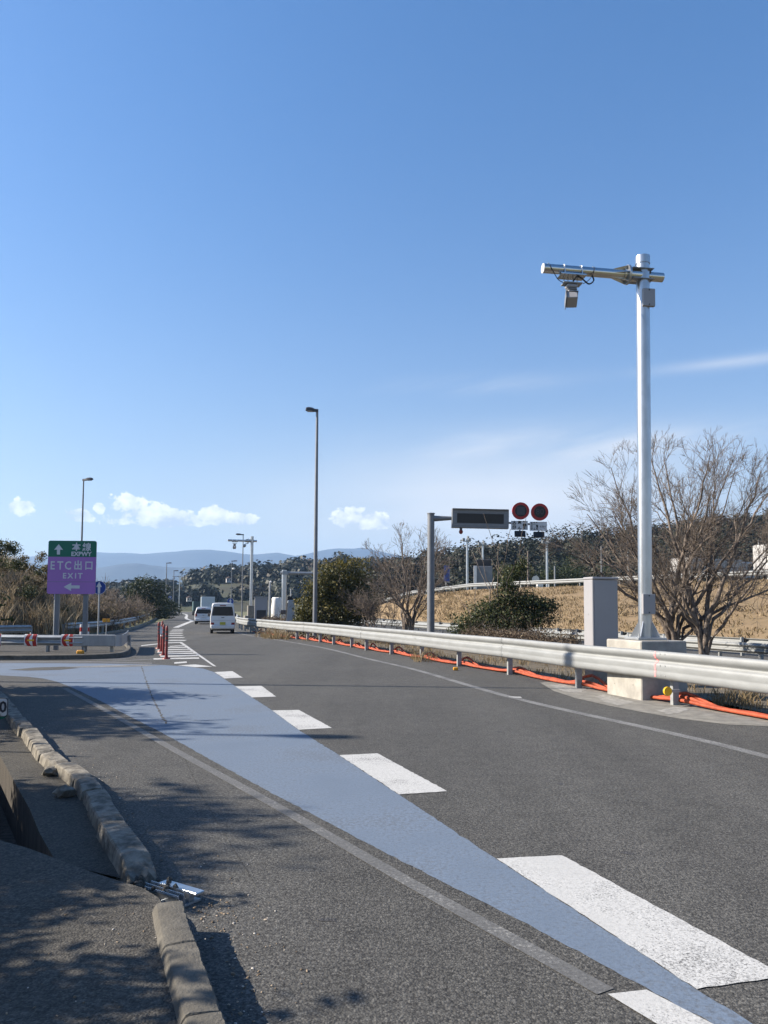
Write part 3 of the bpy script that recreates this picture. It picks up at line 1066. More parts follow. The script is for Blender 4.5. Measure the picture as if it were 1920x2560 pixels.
# bolder tufts at the foot of posts
pts = []
for (u, v, sc, n) in ((690, 1597, 2.0, 16), (668, 1593, 1.8, 12), (706, 1597, 1.6, 10), (1062, 1652, 1.3, 10), (1040, 1648, .8, 5), (1810, 1760, 1.1, 6), (1835, 1765, .9, 5), (1890, 1745, .9, 7), (770, 1603, .8, 4)):
    p = G(u, v)
    for _ in range(n): pts.append((p.x + rs.gauss(0, .16) * sc, p.y + rs.gauss(0, .25) * sc, 0, sc * rs.uniform(.6, 1.1)))
tag(tufts('straw_tuft', pts, M['drygrass'], rs, 12, (.12, .34), .007, .06, .9), 'tufts of straw coloured grass at the foot of the rail posts', 'grass')

# gravel and litter beside the kerbs
V, Fc, T = [], [], []
for _ in range(520):
    s_ = rs.random()
    if s_ < .45:
        k = rs.uniform(0, len(k_low) - 1.01)
        i = int(k)
        p = k_low[i].lerp(k_low[i + 1], k - i) + Vector((abs(rs.gauss(0, .16)) + .01, rs.gauss(0, .05), .002))
    elif s_ < .85:
        k = rs.uniform(0, 8.9)
        i = int(k)
        p = k_up[i].lerp(k_up[i + 1], k - i) + Vector((abs(rs.gauss(0, .2)) + .01, rs.gauss(0, .1), .002))
    else:
        p = Vector((rs.uniform(-1.6, -.75), rs.uniform(2.3, 4), .112))
    sz = rs.uniform(.0012, .0042) * (1.8 if rs.random() < .06 else 1)
    b = len(V)
    a = rs.uniform(0, 6.28)
    el = rs.uniform(.6, 2.6)
    for (dx, dy) in ((-1, -1), (1, -1), (1, 1), (-1, 1)):
        V.append((p.x + (dx * math.cos(a) * el - dy * math.sin(a)) * sz, p.y + (dx * math.sin(a) * el + dy * math.cos(a)) * sz, p.z))
    for (dx, dy) in ((-1, -1), (1, -1), (1, 1), (-1, 1)):
        V.append((p.x + (dx * math.cos(a) * el - dy * math.sin(a)) * sz * .6, p.y + (dx * math.sin(a) * el + dy * math.cos(a)) * sz * .6, p.z + sz * .9))
    Fc += [(b + 4, b + 5, b + 6, b + 7), (b, b + 1, b + 5, b + 4), (b + 1, b + 2, b + 6, b + 5), (b + 2, b + 3, b + 7, b + 6), (b + 3, b, b + 4, b + 7)]
    t = rs.random() ** 1.5
    T += [t] * 5
o = np_mesh('roadside_litter', V, Fc, M['litter'], T)
tag(o, 'grit and dry litter gathered along the foreground kerbs', 'litter', kind='stuff')

# concrete apron patches where the camera pole stands
quad_px('concrete_apron', [(1350, 1707), (1400, 1703), (1452, 1700), (1530, 1712), (1620, 1722), (1760, 1748), (1925, 1786), (1925, 1816), (1820, 1812), (1705, 1798), (1600, 1780), (1520, 1764), (1440, 1746), (1385, 1728)], 0.004, M['concrete2'])
for px in ([(1375, 1715), (1402, 1709), (1440, 1713), (1470, 1722), (1448, 1733), (1408, 1729)], [(1486, 1742), (1512, 1736), (1560, 1750), (1588, 1756), (1545, 1764), (1512, 1756)], [(1640, 1776), (1690, 1768), (1728, 1772), (1702, 1782), (1668, 1786)]):
    quad_px('concrete_patch', px, 0.006, M['patchc'], jag=.02)



# ---- hills and mountains
def ridge(name, crest, y0, depth, m, base=-0.5, n=60, seed=1, rough=.04, front=.7):
    """a ridge with its crest through the given photograph pixels at distance y0"""
    P = [A(u, v, y0) for u, v in crest]
    xs = [p.x for p in P]
    zs = [p.z for p in P]
    vs, fs = [], []
    nv = 12
    for i in range(n + 1):
        x = xs[0] + (xs[-1] - xs[0]) * i / n
        z = float(np.interp(x, xs, zs))
        z += mnoise.noise(Vector((x / (abs(xs[-1] - xs[0]) * .02), seed, 0))) * z * rough
        for j in range(-nv, nv + 1):
            t = j / nv
            h = (1 - abs(t)) ** (.9 if t < 0 else 1.2)
            y = y0 + t * depth * (front if t < 0 else 1)
            zz_ = base + (z - base) * h
            zz_ += mnoise.fractal(Vector((x / depth * 5, y / depth * 5, seed)), 1.0, 2.0, 4) * z * .07 * (1 - abs(t)) * min(1, abs(t) * 4)
            vs.append((x, y, zz_))
    w = 2 * nv + 1
    for i in range(n):
        for j in range(w - 1):
            k = i * w + j
            fs.append((k, k + w, k + w + 1, k + 1))
    me = bpy.data.meshes.new(name)
    me.from_pydata(vs, [], fs)
    for p in me.polygons: p.use_smooth = True
    me.materials.append(m)
    o = bpy.data.objects.new(name, me)
    C.objects.link(o)
    o['kind'] = 'structure'
    return vs, w, n


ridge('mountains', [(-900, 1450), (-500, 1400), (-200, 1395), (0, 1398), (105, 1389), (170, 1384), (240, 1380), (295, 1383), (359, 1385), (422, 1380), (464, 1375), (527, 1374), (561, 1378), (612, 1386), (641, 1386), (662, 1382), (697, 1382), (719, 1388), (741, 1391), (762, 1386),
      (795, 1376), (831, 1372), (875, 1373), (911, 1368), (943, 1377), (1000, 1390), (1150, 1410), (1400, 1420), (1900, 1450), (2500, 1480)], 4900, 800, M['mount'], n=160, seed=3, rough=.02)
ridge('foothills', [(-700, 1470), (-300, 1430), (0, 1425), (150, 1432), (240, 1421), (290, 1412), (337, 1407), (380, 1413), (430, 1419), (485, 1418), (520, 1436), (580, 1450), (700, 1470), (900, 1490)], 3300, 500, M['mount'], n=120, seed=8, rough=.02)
HL = ridge('wooded_hill', [(180, 1525), (300, 1489), (367, 1481), (397, 1478), (464, 1467), (527, 1447), (590, 1439), (654, 1434), (712, 1431), (755, 1423), (800, 1425), (850, 1418), (900, 1421), (980, 1423), (1060, 1415), (1200, 1425), (1400, 1445)], 420, 190, M['hill'], n=90, seed=5, rough=.03)
HR = ridge('roadside_hill', [(880, 1499), (960, 1449), (1030, 1425), (1103, 1413), (1159, 1405), (1220, 1391), (1256, 1381), (1310, 1381), (1380, 1385), (1408, 1372), (1464, 1368), (1540, 1362), (1640, 1347), (1760, 1326), (1850, 1314), (1920, 1310), (2100, 1292), (2400, 1282)], 175, 62, M['hill'], base=2.5, n=70, seed=9, rough=.03)


def woods(name, H, rs, count, size, leafs, leaf, m, keep, label, bare=.2, zoff=.3):
    """canopy of many small leaf faces gathered in tree-sized clumps over a ridge"""
    vs, w, n = H
    V, Fc, T = [], [], []
    R = np.random.default_rng(rs)
    pr = random.Random(rs)
    for _ in range(count):
        i = pr.randrange(n)
        j = int(w * .5 * pr.random() ** .75 + .5) if pr.random() < .85 else w // 2
        a, b, c = (Vector(vs[i * w + j]), Vector(vs[(i + 1) * w + j]), Vector(vs[i * w + min(j + 1, w - 1)]))
        p = a + (b - a) * pr.random() + (c - a) * pr.random()
        if not keep(p, j / w): continue
        sz = pr.uniform(*size)
        tall = pr.uniform(.75, 1.25)
        tone = min(1, max(0, pr.gauss(.30, .20)))
        if pr.random() < bare: tone = pr.uniform(.7, 1.0)
        k = leafs
        d = R.normal(size=(k, 3))
        d /= np.linalg.norm(d, axis=1)[:, None] + 1e-9
        r = R.random(k) ** .28
        lump = 1 + .22 * np.sin(d[:, 0] * 4 + i) * np.cos(d[:, 1] * 5 + j) + .14 * np.sin(d[:, 2] * 6 + i * 2)
        q = d * (r * lump * sz)[:, None] * np.array([1, 1, tall])
        q += np.array([p.x, p.y, p.z + sz * tall * zoff])
        nrm = d + R.normal(size=(k, 3)) * .28
        nrm /= np.linalg.norm(nrm, axis=1)[:, None]
        tx = np.cross(nrm, np.array([.3, .2, 1.0]))
        tx /= np.linalg.norm(tx, axis=1)[:, None] + 1e-9
        ty = np.cross(nrm, tx)
        s1 = (R.random(k) * .6 + .7) * leaf
        s1 = s1[:, None]
        b0 = sum(len(x) for x in V)
        vv = np.stack([q - tx * s1 - ty * s1 * .6, q + tx * s1 * .8 - ty * s1, q + tx * s1 + ty * s1 * .7, q - tx * s1 * .7 + ty * s1], 1).reshape(-1, 3)
        V.append(vv)
        Fc.append(np.arange(k * 4).reshape(-1, 4) + b0)
        T.append(np.clip(tone + R.normal(size=k) * .07, 0, 1))
    o = np_mesh(name, np.concatenate(V), np.concatenate(Fc), m, np.concatenate(T))
    tag(o, label, 'woodland', kind='stuff')
    return o


def keepL(p, t):
    # strips of meadow between belts of wood
    f = mnoise.noise(Vector((p.x * .012 + 3, p.z * .10, 1.7)))
    return p.z > 13 or f > -.10


woods('far_woodland', HL, 21, 2600, (3.0, 5.5), 95, .80, M['forest'], keepL, 'dark mixed woodland covering the far rounded hill beyond the road bend', .16)
woods('hillside_woodland', HR, 22, 1050, (1.3, 3.8), 330, .21, M['forest'], lambda p, t: True, 'dense winter woodland covering the roadside hill above the embankment', .34)

# ================================================================== OBJECTS
def lettering(parent, text, x, z, size, m, name='lettering', y=-0.012, sx=1.0, bold=0.0, align='CENTER'):
    """flat raised text on a face that looks along -y of its parent"""
    cu = bpy.data.curves.new(name, 'FONT')
    cu.body = text
    cu.size = size
    cu.align_x = align
    cu.align_y = 'CENTER'
    cu.extrude = 0.002
    cu.offset = bold
    cu.resolution_u = 2
    t = bpy.data.objects.new('tmp', cu)
    C.objects.link(t)
    dg = bpy.context.evaluated_depsgraph_get()
    me = bpy.data.meshes.new_from_object(t.evaluated_get(dg))
    bpy.data.objects.remove(t)
    me.transform(Matrix.Translation((x, y, z)) @ Matrix.Rotation(rad(90), 4, 'X') @ Matrix.Diagonal((sx, 1, 1, 1)))
    me.name = name
    me.materials.clear()
    me.materials.append(m)
    o = bpy.data.objects.new(name, me)
    C.objects.link(o)
    o.parent = parent
    return o


def arrow_poly(w, h, sw, sh):
    """upright arrow: head width w, total height h, shaft width sw, shaft height sh; centred"""
    return [(-sw / 2, -h / 2), (sw / 2, -h / 2), (sw / 2, -h / 2 + sh), (w / 2, -h / 2 + sh * .97), (0, h / 2), (-w / 2, -h / 2 + sh * .97), (-sw / 2, -h / 2 + sh)]


FACE = Matrix.Rotation(rad(90), 4, 'X')       # xy outline -> upright face looking along -y


def face(mb, poly, x, z, y, th=.004, rot=0.0):
    return mb.prism(poly, 0, th, Matrix.Translation((x, y, z)) @ FACE @ Matrix.Rotation(rot, 4, 'Z'))


def rrect(w, h, r, n=5):
    P = []
    for cx, cy, a0 in ((w / 2 - r, h / 2 - r, 0), (-w / 2 + r, h / 2 - r, 90), (-w / 2 + r, -h / 2 + r, 180), (w / 2 - r, -h / 2 + r, 270)):
        for k in range(n + 1):
            a = rad(a0 + 90 * k / n)
            P.append((cx + r * math.cos(a), cy + r * math.sin(a)))
    return P


def circ(r, n=36): return [(r * math.cos(2 * math.pi * k / n), r * math.sin(2 * math.pi * k / n)) for k in range(n)]


# ------------------------------------------------------------------ guard rails
def wave(zlo, zhi, crests, depth, base=.10, th=.006):
    """closed outline of a corrugated beam: crests towards the road"""
    n = crests * 12
    out = []
    for k in range(n + 1):
        t = k / n
        c = .5 - .5 * math.cos(2 * math.pi * crests * t)
        c = min(1, max(0, (c - .5) * 1.35 + .5))
        out.append((base + depth * c, zlo + (zhi - zlo) * t))
    return out + [(o - th, z) for o, z in reversed(out)]


def guard_rail(name, label, P, prof, post_h, post, side=1, group=None, seg=2, bolts=None, mpost='post', mrail='rail', caps=False, post_r=.055, round_post=False):
    root = thing(name, label, 'guard rail', tuple(P[0]) if len(P[0]) == 3 else (*P[0], 0), 0, group)
    P = [Vector((p[0], p[1], p[2] if len(p) > 2 else 0)) for p in P]
    O = P[0].copy()
    Q = smooth_path([tuple(p) for p in P], 3)
    step = 3 * seg
    k = 0
    while k < len(Q) - 1:
        e_ = min(k + step, len(Q) - 1)
        pts = [q.copy() for q in Q[k:e_ + 1]]
        if e_ < len(Q) - 1:      # each sheet laps a hand's breadth over the next
            pts.append(pts[-1] + (Q[e_ + 1] - Q[e_]).normalized() * .16)
        pr = prof if (k // step) % 2 == 0 else [(o + .007, z) for o, z in prof]
        MB().sweep(pr, [tuple(p) for p in pts], side).build('beam', M[mrail], root, smooth=60, off=O)
        k = e_
    if post:
        for i, p in enumerate(P):
            t = (P[min(i + 1, len(P) - 1)] - P[max(i - 1, 0)]).normalized()
            a = math.atan2(t.y, t.x)
            mb = MB()
            if round_post: mb.cyl(p + Vector((0, 0, -.3)), p + Vector((0, 0, post_h)), post_r, n=12)
            else:   # open channel post
                mb.box(p + Vector((0, 0, post_h / 2 - .15)), (.016, post_r * 2, post_h + .3), a)
                for s_ in (-1, 1):
                    mb.box(p + Matrix.Rotation(a, 3, 'Z') @ Vector((.03, s_ * post_r, 0)) + Vector((0, 0, post_h / 2 - .15)), (.07, .012, post_h + .298), a)
            po = mb.build('post', M[mpost], root, off=O)
            n_ = Vector((-t.y, t.x, 0)) * side
            bo = min(o for o, z in prof)
            zc = sum(z for o, z in prof) / len(prof)
            MB().box(p + n_ * (bo / 2 + .025) + Vector((0, 0, zc)), (.10, max(.04, bo - .02), .16), a).build('spacer', M['post'], po, off=O)
    if bolts:
        for i, p in enumerate(P):
            if i % 2: continue
            t = (P[min(i + 1, len(P) - 1)] - P[max(i - 1, 0)]).normalized()
            n_ = Vector((-t.y, t.x, 0)) * side
            for z, o in bolts:
                for dx in (-.06, .06):
                    b = p + t * dx + n_ * o + Vector((0, 0, z))
                    MB().cyl(b - n_ * .012, b + n_ * .016, .013, n=6).build('bolt', M['post'], root, off=O)
    return root


PR3 = wave(.42, .90, 1, .0)
# broad beam of the long rail: a deep upper corrugation and two shallow lower ones
PRB = [(.165, .893), (.205, .900), (.238, .885), (.250, .855), (.249, .825), (.232, .795), (.196, .772), (.186, .758), (.196, .742), (.230, .725), (.246, .708), (.248, .680),
       (.247, .640), (.243, .622), (.243, .610), (.248, .592), (.250, .560), (.246, .530), (.222, .502), (.170, .490)]
PRB = [(o, .42 + (z - .49) * .48 / .41) for o, z in PRB]
PRBc = PRB + [(o - .007, z) for o, z in reversed(PRB)]
rail1 = guard_rail('guard_rail', 'long pale guard rail with broad ribbed beam curving beside the through lane', [tuple(p) for p in RP], PRBc, .80, True, side=1,
                   bolts=((.852, .247), (.66, .246), (.50, .246)))
# pink spray mark on the beam in front of the concrete block
t1 = (RP[4] - RP[6]).normalized()
n1 = Vector((t1.y, -t1.x, 0)) * -1
n1 = Vector((-(-t1).y, (-t1).x, 0))
pk = A(1533, 1660, 12.9)
s_al = (pk - RP[4]).dot(-t1)
base_p = RP[4] + (-t1) * s_al
mk = MB()
arr = [p for p in PRB]
for k in range(len(arr) - 1):
    if arr[k][1] < .47 or arr[k][1] > .885: continue
    w = .022
    a, b = arr[k], arr[k + 1]
    pa = base_p + n1 * (a[0] + .010) + Vector((0, 0, a[1]))
    pb = base_p + n1 * (b[0] + .010) + Vector((0, 0, b[1]))
    mk.add([pa - t1 * w, pa + t1 * w, pb + t1 * w, pb - t1 * w], [(0, 1, 2, 3)])
mk.build('spray_mark', M['pink'], rail1, fix=False, off=RP[0])

PRW = wave(.30, .62, 2, .075, .10)
railB = guard_rail('median_rail', 'lower two ribbed rail beyond the bare trees, front of the median pair', RB, PRW, .60, True, side=1, seg=1)
# posts between the listed ones
RBm = []
for k in range(len(RB) - 1):
    for j in range(1, 3):
        RBm.append((RB[k][0] + (RB[k + 1][0] - RB[k][0]) * j / 3, RB[k][1] + (RB[k + 1][1] - RB[k][1]) * j / 3))
O = Vector((*RB[0], 0))
for (x, y) in RBm[:24]:
    MB().box(Vector((x, y, .2)), (.09, .09, .82)).build('post', M['rail'], railB, off=O)
railC = guard_rail('median_rail', 'rear rail of the median pair seen from behind with block spacers', RC, PRW, .66, False, side=-1, seg=1)
O = Vector((*RC[0], 0))
RCm = []
for k in range(1, len(RC) - 2):
    for j in range(3):
        RCm.append((RC[k][0] + (RC[k + 1][0] - RC[k][0]) * j / 3, RC[k][1] + (RC[k + 1][1] - RC[k][1]) * j / 3))
for (x, y) in RCm:
    po = MB().box(Vector((x, y, .22)), (.10, .10, .86)).build('post', M['rail'], railC, off=O)
    MB().box(Vector((x + .05, y + .02, .50)), (.16, .14, .22), -.3).build('spacer', M['black'], po, off=O)
# rail along the top of the embankment
TP = []
for k in range(1, 8):
    for j in range(4):
        t = j / 4
        TP.append((top[k][0] + (top[k + 1][0] - top[k][0]) * t, top[k][1] + (top[k + 1][1] - top[k][1]) * t, topz[k] + (topz[k + 1] - topz[k]) * t - .02))
guard_rail('upper_rail', 'white guard rail along the top edge of the grass embankment', TP, wave(.34, .74, 2, .07, .08), .7, True, side=1, mrail='rail')

# gore: rail that wraps round the nose of the island between exit and through lane
gy = G(150, 1637).y
gx = [G(u, 1637).x for u in (-220, -120, -20, 116, 213)]
GP = [(gx[0], gy + 1.2), (gx[1], gy + .5), (gx[2], gy + .1), (gx[3], gy), (gx[4], gy - .05)]
gore = guard_rail('gore_rail', 'galvanised rail with red chevron bands in front of the purple exit sign', GP, wave(.31, .66, 2, .075, .07), .60, True, side=-1, mrail='galvd', round_post=False)
O = Vector((*GP[0], 0))
e0, e1 = G(186, 1637), G(296, 1637)
ym = gy - .17
mb = MB().bev(((e0.x + e1.x) / 2, ym + .02, .485), (e1.x - e0.x, .05, .385), .02)
mb.build('end_box', M['galvd'], gore, off=O)
arm = [(e1.x, ym), (e1.x + .10, ym + .12), (e1.x + .09, ym + .4), (e1.x - .35, ym + 2.0), (e1.x - 1.0, ym + 4.2), (e1.x - 1.35, ym + 5.3)]
MB().sweep([(0, .30), (.02, .30), (.02, .67), (0, .67)], smooth_path(arm, 5), -1).build('return_beam', M['galvd'], gore, off=O, smooth=40)
MB().box((e1.x - .18, gy + .05, .15), (.10, .10, .75)).build('post', M['post'], gore, off=O)
MB().box((e1.x - .75, gy + 3.5, .15), (.10, .10, .75)).build('post', M['post'], gore, off=O)
for (u0, u1, bands) in ((62, 96, 2), (157, 190, 2), (-32, 2, 2)):
    xa, xb = G(u0, 1637).x, G(u1, 1637).x
    w = xb - xa
    yb = gy - .15 - .035
    wr = MB()
    for k in range(9):
        a0, a1 = math.pi * (k / 9 - .5), math.pi * ((k + 1) / 9 - .5)
        pa, pb = (yb + .045 - math.cos(a0) * .045, .485 + math.sin(a0) * .195), (yb + .045 - math.cos(a1) * .045, .485 + math.sin(a1) * .195)
        wr.add([(xa, pa[0], pa[1]), (xb, pa[0], pa[1]), (xb, pb[0], pb[1]), (xa, pb[0], pb[1])], [(0, 1, 2, 3)])
    ba = wr.build('reflective_band', M['whitep'], gore, off=O, fix=False)
    for f0 in (.06, .62):
        st = MB()
        for k in range(9):
            a0, a1 = math.pi * (k / 9 - .5), math.pi * ((k + 1) / 9 - .5)
            def qq(a): return yb + .045 - math.cos(a) * .045 - .004, .485 + math.sin(a) * .195, .05 * w * 4 * (math.sin(a) ** 2) * (1 if f0 < .3 else .2)
            y0_, z0_, s0 = qq(a0)
            y1_, z1_, s1 = qq(a1)
            st.add([(xa + f0 * w + s0, y0_, z0_), (xa + (f0 + .3) * w + s0, y0_, z0_), (xa + (f0 + .3) * w + s1, y1_, z1_), (xa + f0 * w + s1, y1_, z1_)], [(0, 1, 2, 3)])
        st.build('red_chevron', M['redb'], ba, off=O, fix=False)
    MB().box((xa + w * .5, yb - .006, .485), (w * .52, .006, .05)).build('reflector', M['yellow'], ba, off=O)
# island under it, with kerb
isl = [G(u, v) for u, v in ((-160, 1652), (0, 1650), (70, 1650), (140, 1649.5), (230, 1648), (290, 1645), (316, 1640), (326, 1633), (326, 1625), (317, 1617))]
isl_in = isl + [G(300, 1611), G(262, 1598), G(225, 1591), G(120, 1592), G(-160, 1593)]
sheet('traffic_island', [(p.x, p.y) for p in isl_in], .10, M['road_old'], kind='structure')
ik = thing('island_kerb', None, None)
ik['kind'] = 'structure'
ip = smooth_path([(p.x, p.y) for p in isl], 4)
n_i = len(ip)
kk = 0
while kk < n_i - 1:
    e_ = min(kk + 4, n_i - 1)
    MB().sweep([(-.02, 0), (.0, .13), (.03, .15), (.14, .15), (.16, .0)], [tuple(p)[:2] for p in ip[kk:e_ + 1]]).build('kerb_block', M['kerb'], ik)
    kk = e_

# rail behind the island (left bank) and round the outside of the bend
lb = [(-34, 33.5), (-30, 33.2), (-26, 33), (-22, 32.8), (-18.5, 33), (-16, 35)]
guard_rail('bank_rail', 'dull rail at the foot of the dark plume grass bank', lb, wave(.42, .76, 2, .07, .06), .7, True, side=-1, mrail='galvd')
lo = [(-16.4, 39.5), (-16.5, 43), (-17.1, 47), (-17.9, 51.5), (-19, 56.5), (-20.2, 61.5), (-21.6, 67), (-23.2, 73), (-25, 80), (-27.2, 88), (-29.6, 97), (-32.4, 108), (-36, 122), (-41, 140), (-47.5, 162), (-55, 186)]
guard_rail('bend_rail', 'grey guard rail round the outside of the far left bend', lo, wave(.40, .76, 2, .07, .08), .7, True, side=-1, mrail='galvd', seg=1)
ekb = [(x + .75, y - .1) for x, y in lo]
MB().sweep([(-.1, 0), (-.09, .13), (.09, .13), (.1, 0)], ekb).build('bend_kerb', M['concrete2'])['kind'] = 'structure'

# ------------------------------------------------------------------ camera pole on a concrete block
TD = Vector((-.267, .963, 0))
TN = Vector((.963, .267, 0))
blk = G(1592, 1752.7)
L1, L2, BH = 1.12, .95, 1.04
bc = blk + TD * (L1 / 2 + .03) + TN * (L2 / 2 + .12)
RZ = math.atan2(TN.y, TN.x)
block = thing('concrete_block', 'tall pale concrete foundation block under the tall camera pole behind the rail', 'concrete block', tuple(bc), RZ)
MB().bev((0, 0, BH / 2 - .02), (L2, L1, BH + .04), .018).build('block_body', M['concrete'], block)
holes = MB()
for (z, y) in ((.86, .25), (.86, -.2), (.74, .05), (.22, .3), (.25, -.3), (.8, -.4)):
    holes.cyl((-L2 / 2 - .001, y, z), (-L2 / 2 + .01, y, z), .012, n=6)
holes.build('air_hole', M['concrete2'], block)


def camera_pole(label, loc, rz, H=6.95, lean=0.0, second_cam=False, z0=0.0, group=None, detail=True):
    r = thing('camera_pole', label, 'camera pole', (loc[0], loc[1], loc[2]), rz, group)
    r.rotation_euler = (0, lean, rz)
    R0 = .125
    pole = MB().cyl((0, 0, .04), (0, 0, H), R0, n=28).build('pole', M['galv'], r, smooth=50)
    MB().cyl((0, 0, H - .13), (0, 0, H + .02), R0 + .012, n=28).build('pole_cap', M['galv'], r, smooth=50)
    MB().bev((0, 0, .025), (.56, .56, .045), .008).build('base_plate', M['galvd'], r)
    for k in range(4):
        a = rad(45 + 90 * k)
        d = Vector((math.cos(a), math.sin(a), 0))
        MB().prism([(R0 - .01, .045), (R0 + .15, .045), (R0 + .15, .07), (R0 - .01, .36)], -.007, .007, Matrix.Rotation(a, 4, 'Z') @ FACE).build('rib', M['galv'], r)
        MB().cyl((d.x * .33, d.y * .33, .045), (d.x * .33, d.y * .33, .12), .016, n=6).build('anchor_bolt', M['galvd'], r)
    az = H - .36
    arm = MB().cyl((-1.98, 0, az), (.40, 0, az), .088, n=24).build('arm', M['stain'], r, smooth=50)
    MB().cyl((-1.99, 0, az), (-1.975, 0, az), .090, n=24).build('arm_cap', M['whitep'], arm)
    MB().cyl((-.40, 0, az), (-.02, 0, az), .115, n=24).build('sleeve', M['stain'], r, smooth=50)
    MB().cyl((-.335, 0, az), (-.295, 0, az), .185, n=24).build('flange', M['galv'], r, smooth=50)
    for k in range(6):
        a = rad(60 * k + 30)
        Mx = Matrix.Translation((-.335, 0, az)) @ Matrix.Rotation(a, 4, 'X') @ FACE
        MB().prism([(0, .08), (0, .175), (-.28, .09), (-.28, .08)], -.006, .006, Mx).build('gusset', M['stain'], r)
        b = Vector((0, math.cos(a + .5), math.sin(a + .5))) * .155
        MB().cyl((-.36, b.y, az + b.z), (-.27, b.y, az + b.z), .012, n=6).build('flange_bolt', M['galvd'], r)
    for z in (az - .1, az + .1):
        MB().box((-.05, 0, z), (.42, .30, .012)).build('clamp_plate', M['galvd'], r)
    if detail:
        for z, h, dx in ((az - .47, .34, .05), (.66, .37, .0)):
            d = MB().bev((dx, -.125, z), (.24, .07, h), .006).build('junction_box', M['cab'], r)
            for s_ in (-1, 1): MB().cyl((dx, -.164, z + s_ * (h / 2 - .03)), (dx, -.158, z + s_ * (h / 2 - .03)), .014, n=8).build('screw', M['poled'], d)
    # hanger and camera
    cx = -1.42
    for x in (cx - .17, cx + .17):
        MB().tube([(x, .10 * math.cos(a), az + .10 * math.sin(a)) for a in [math.pi * k / 8 for k in range(9)]] + [(x, -.10, az - .12)], .009).build('u_bolt', M['galv'], r)
        MB().cyl((x, .10, az + .01), (x, .10, az - .12), .009, n=6).build('u_bolt', M['galv'], r)
    MB().bev((cx, 0, az - .115), (.50, .26, .03), .004).build('hanger_plate', M['stain'], r)
    for x in (-.13, -.05, .05, .13):
        MB().cyl((cx + x, .06, az - .12), (cx + x, .06, az - .26), .008, n=6).build('hanger_rod', M['galvd'], r)
    MB().bev((cx, 0, az - .265), (.36, .2, .02), .004).build('bracket_plate', M['galvd'], r)
    MB().bev((cx - .01, 0, az - .315), (.21, .16, .07), .02).build('swivel_head', M['cab'], r)
    MB().bev((cx - .005, 0, az - .375), (.19, .15, .035), .015).build('swivel_neck', M['board'], r)
    MB().bev((cx - .01, 0, az - .425), (.17, .14, .055), .015).build('swivel_yoke', M['cab'], r)
    rot = Matrix.Rotation(rad(10), 3, 'Y') @ Matrix.Rotation(rad(-30), 3, 'X') @ Matrix.Rotation(rad(-18), 3, 'Z')
    hc = Vector((cx - .01, -.02, az - .575))
    hous = MB().bev(hc, (.20, .24, .165), .010, rot=rot).build('camera_housing', M['cab'], r)
    MB().box(hc + rot @ Vector((-.112, 0, .0)), (.012, .28, .21), rot=rot).build('sun_shield', M['board'], hous)
    MB().box(hc + rot @ Vector((0, .01, .094)), (.235, .28, .012), rot=rot).build('sun_shield', M['board'], hous)
    MB().cyl(hc + rot @ Vector((0, .118, 0)), hc + rot @ Vector((0, .130, 0)), .05, n=12).build('lens', M['screen'], hous)
    if detail:
        MB().tube(smooth_path([(-1.88, -.09, az + .03), (-1.78, -.1, az - .16), (-1.70, -.09, az - .25), (-1.56, -.05, az - .28)], 5), .007).build('safety_wire', M['black'], r)
        MB().tube(smooth_path([(-1.0, -.09, az + .06), (-1.04, -.1, az - .08), (-1.12, -.1, az - .2), (-1.22, -.06, az - .27)], 5), .006).build('safety_wire', M['black'], r)
        MB().tube(smooth_path([(-1.05, -.07, az - .09), (-1.02, -.08, az - .2), (-1.12, -.08, az - .27), (-1.26, -.08, az - .17), (-1.35, -.08, az - .15), (-1.42, -.07, az - .24)], 5), .014).build('cable', M['black'], r)
        for x in (-1.88, -1.0, -1.25):
            MB().box((x, 0, az + .095), (.02, .04, .02)).build('clip', M['galvd'], r)
    if second_cam:
        MB().ico((-.62, -.05, az - .42), .14, 2).build('dome_camera', M['galvd'], r)
        MB().cyl((-.62, -.05, az - .3), (-.3, 0, az - .2), .03).build('dome_bracket', M['galvd'], r)
    return r


camera_pole('tall galvanised camera pole standing on the pale concrete block', (bc.x, bc.y, BH), RZ - rad(7.5), H=7.28, lean=rad(.55))
pv = A(627, 1540, 64)
b2 = thing('concrete_block', 'distant grey concrete block under the far camera pole', 'concrete block', (pv.x, pv.y, 0), RZ)
MB().bev((0, 0, .45), (1.1, 1.3, .94), .03).build('block_body', M['concrete2'], b2)
MB().bev((.1, .1, 1.3), (.75, .8, .9), .03).build('block_riser', M['concrete2'], b2)
camera_pole('distant camera pole with two hanging cameras beside the brown cabinet', (pv.x, pv.y, .9), RZ, H=6.6, second_cam=True, detail=False)
pv = A(447, 1540, 215)
camera_pole('farthest camera pole among the lamp posts of the left bend', (pv.x, pv.y, 0), RZ + .1, H=10.5, detail=False)

# cabinet
cb = G(1472 + 12, 1717)
CL, CW, CH = .36, .60, 2.02
cc = cb + TD * (CL / 2) + TN * (CW / 2)
cab = thing('equipment_cabinet', 'tall slim grey equipment cabinet beside the pale concrete block', 'cabinet', tuple(cc), RZ)
MB().bev((0, 0, .15), (CW, CL, .32), .015).build('plinth', M['concrete'], cab)
MB().bev((0, 0, .30 + CH / 2 - .05), (CW, CL, CH - .10), .012).build('cabinet_body', M['cab'], cab)
MB().bev((0, -.01, .30 + CH - .07), (CW + .02, CL + .03, .05), .012).build('cabinet_roof', M['cab'], cab)
MB().bev((.01, -CL / 2 - .004, .30 + CH / 2 - .07), (CW - .06, .012, CH - .2), .004).build('door', M['cab'], cab)
for hz_ in (.7, 1.5): MB().cyl((-CW / 2 - .004, 0, hz_), (-CW / 2 + .01, 0, hz_), .018, n=8).build('side_bolt', M['post'], cab)

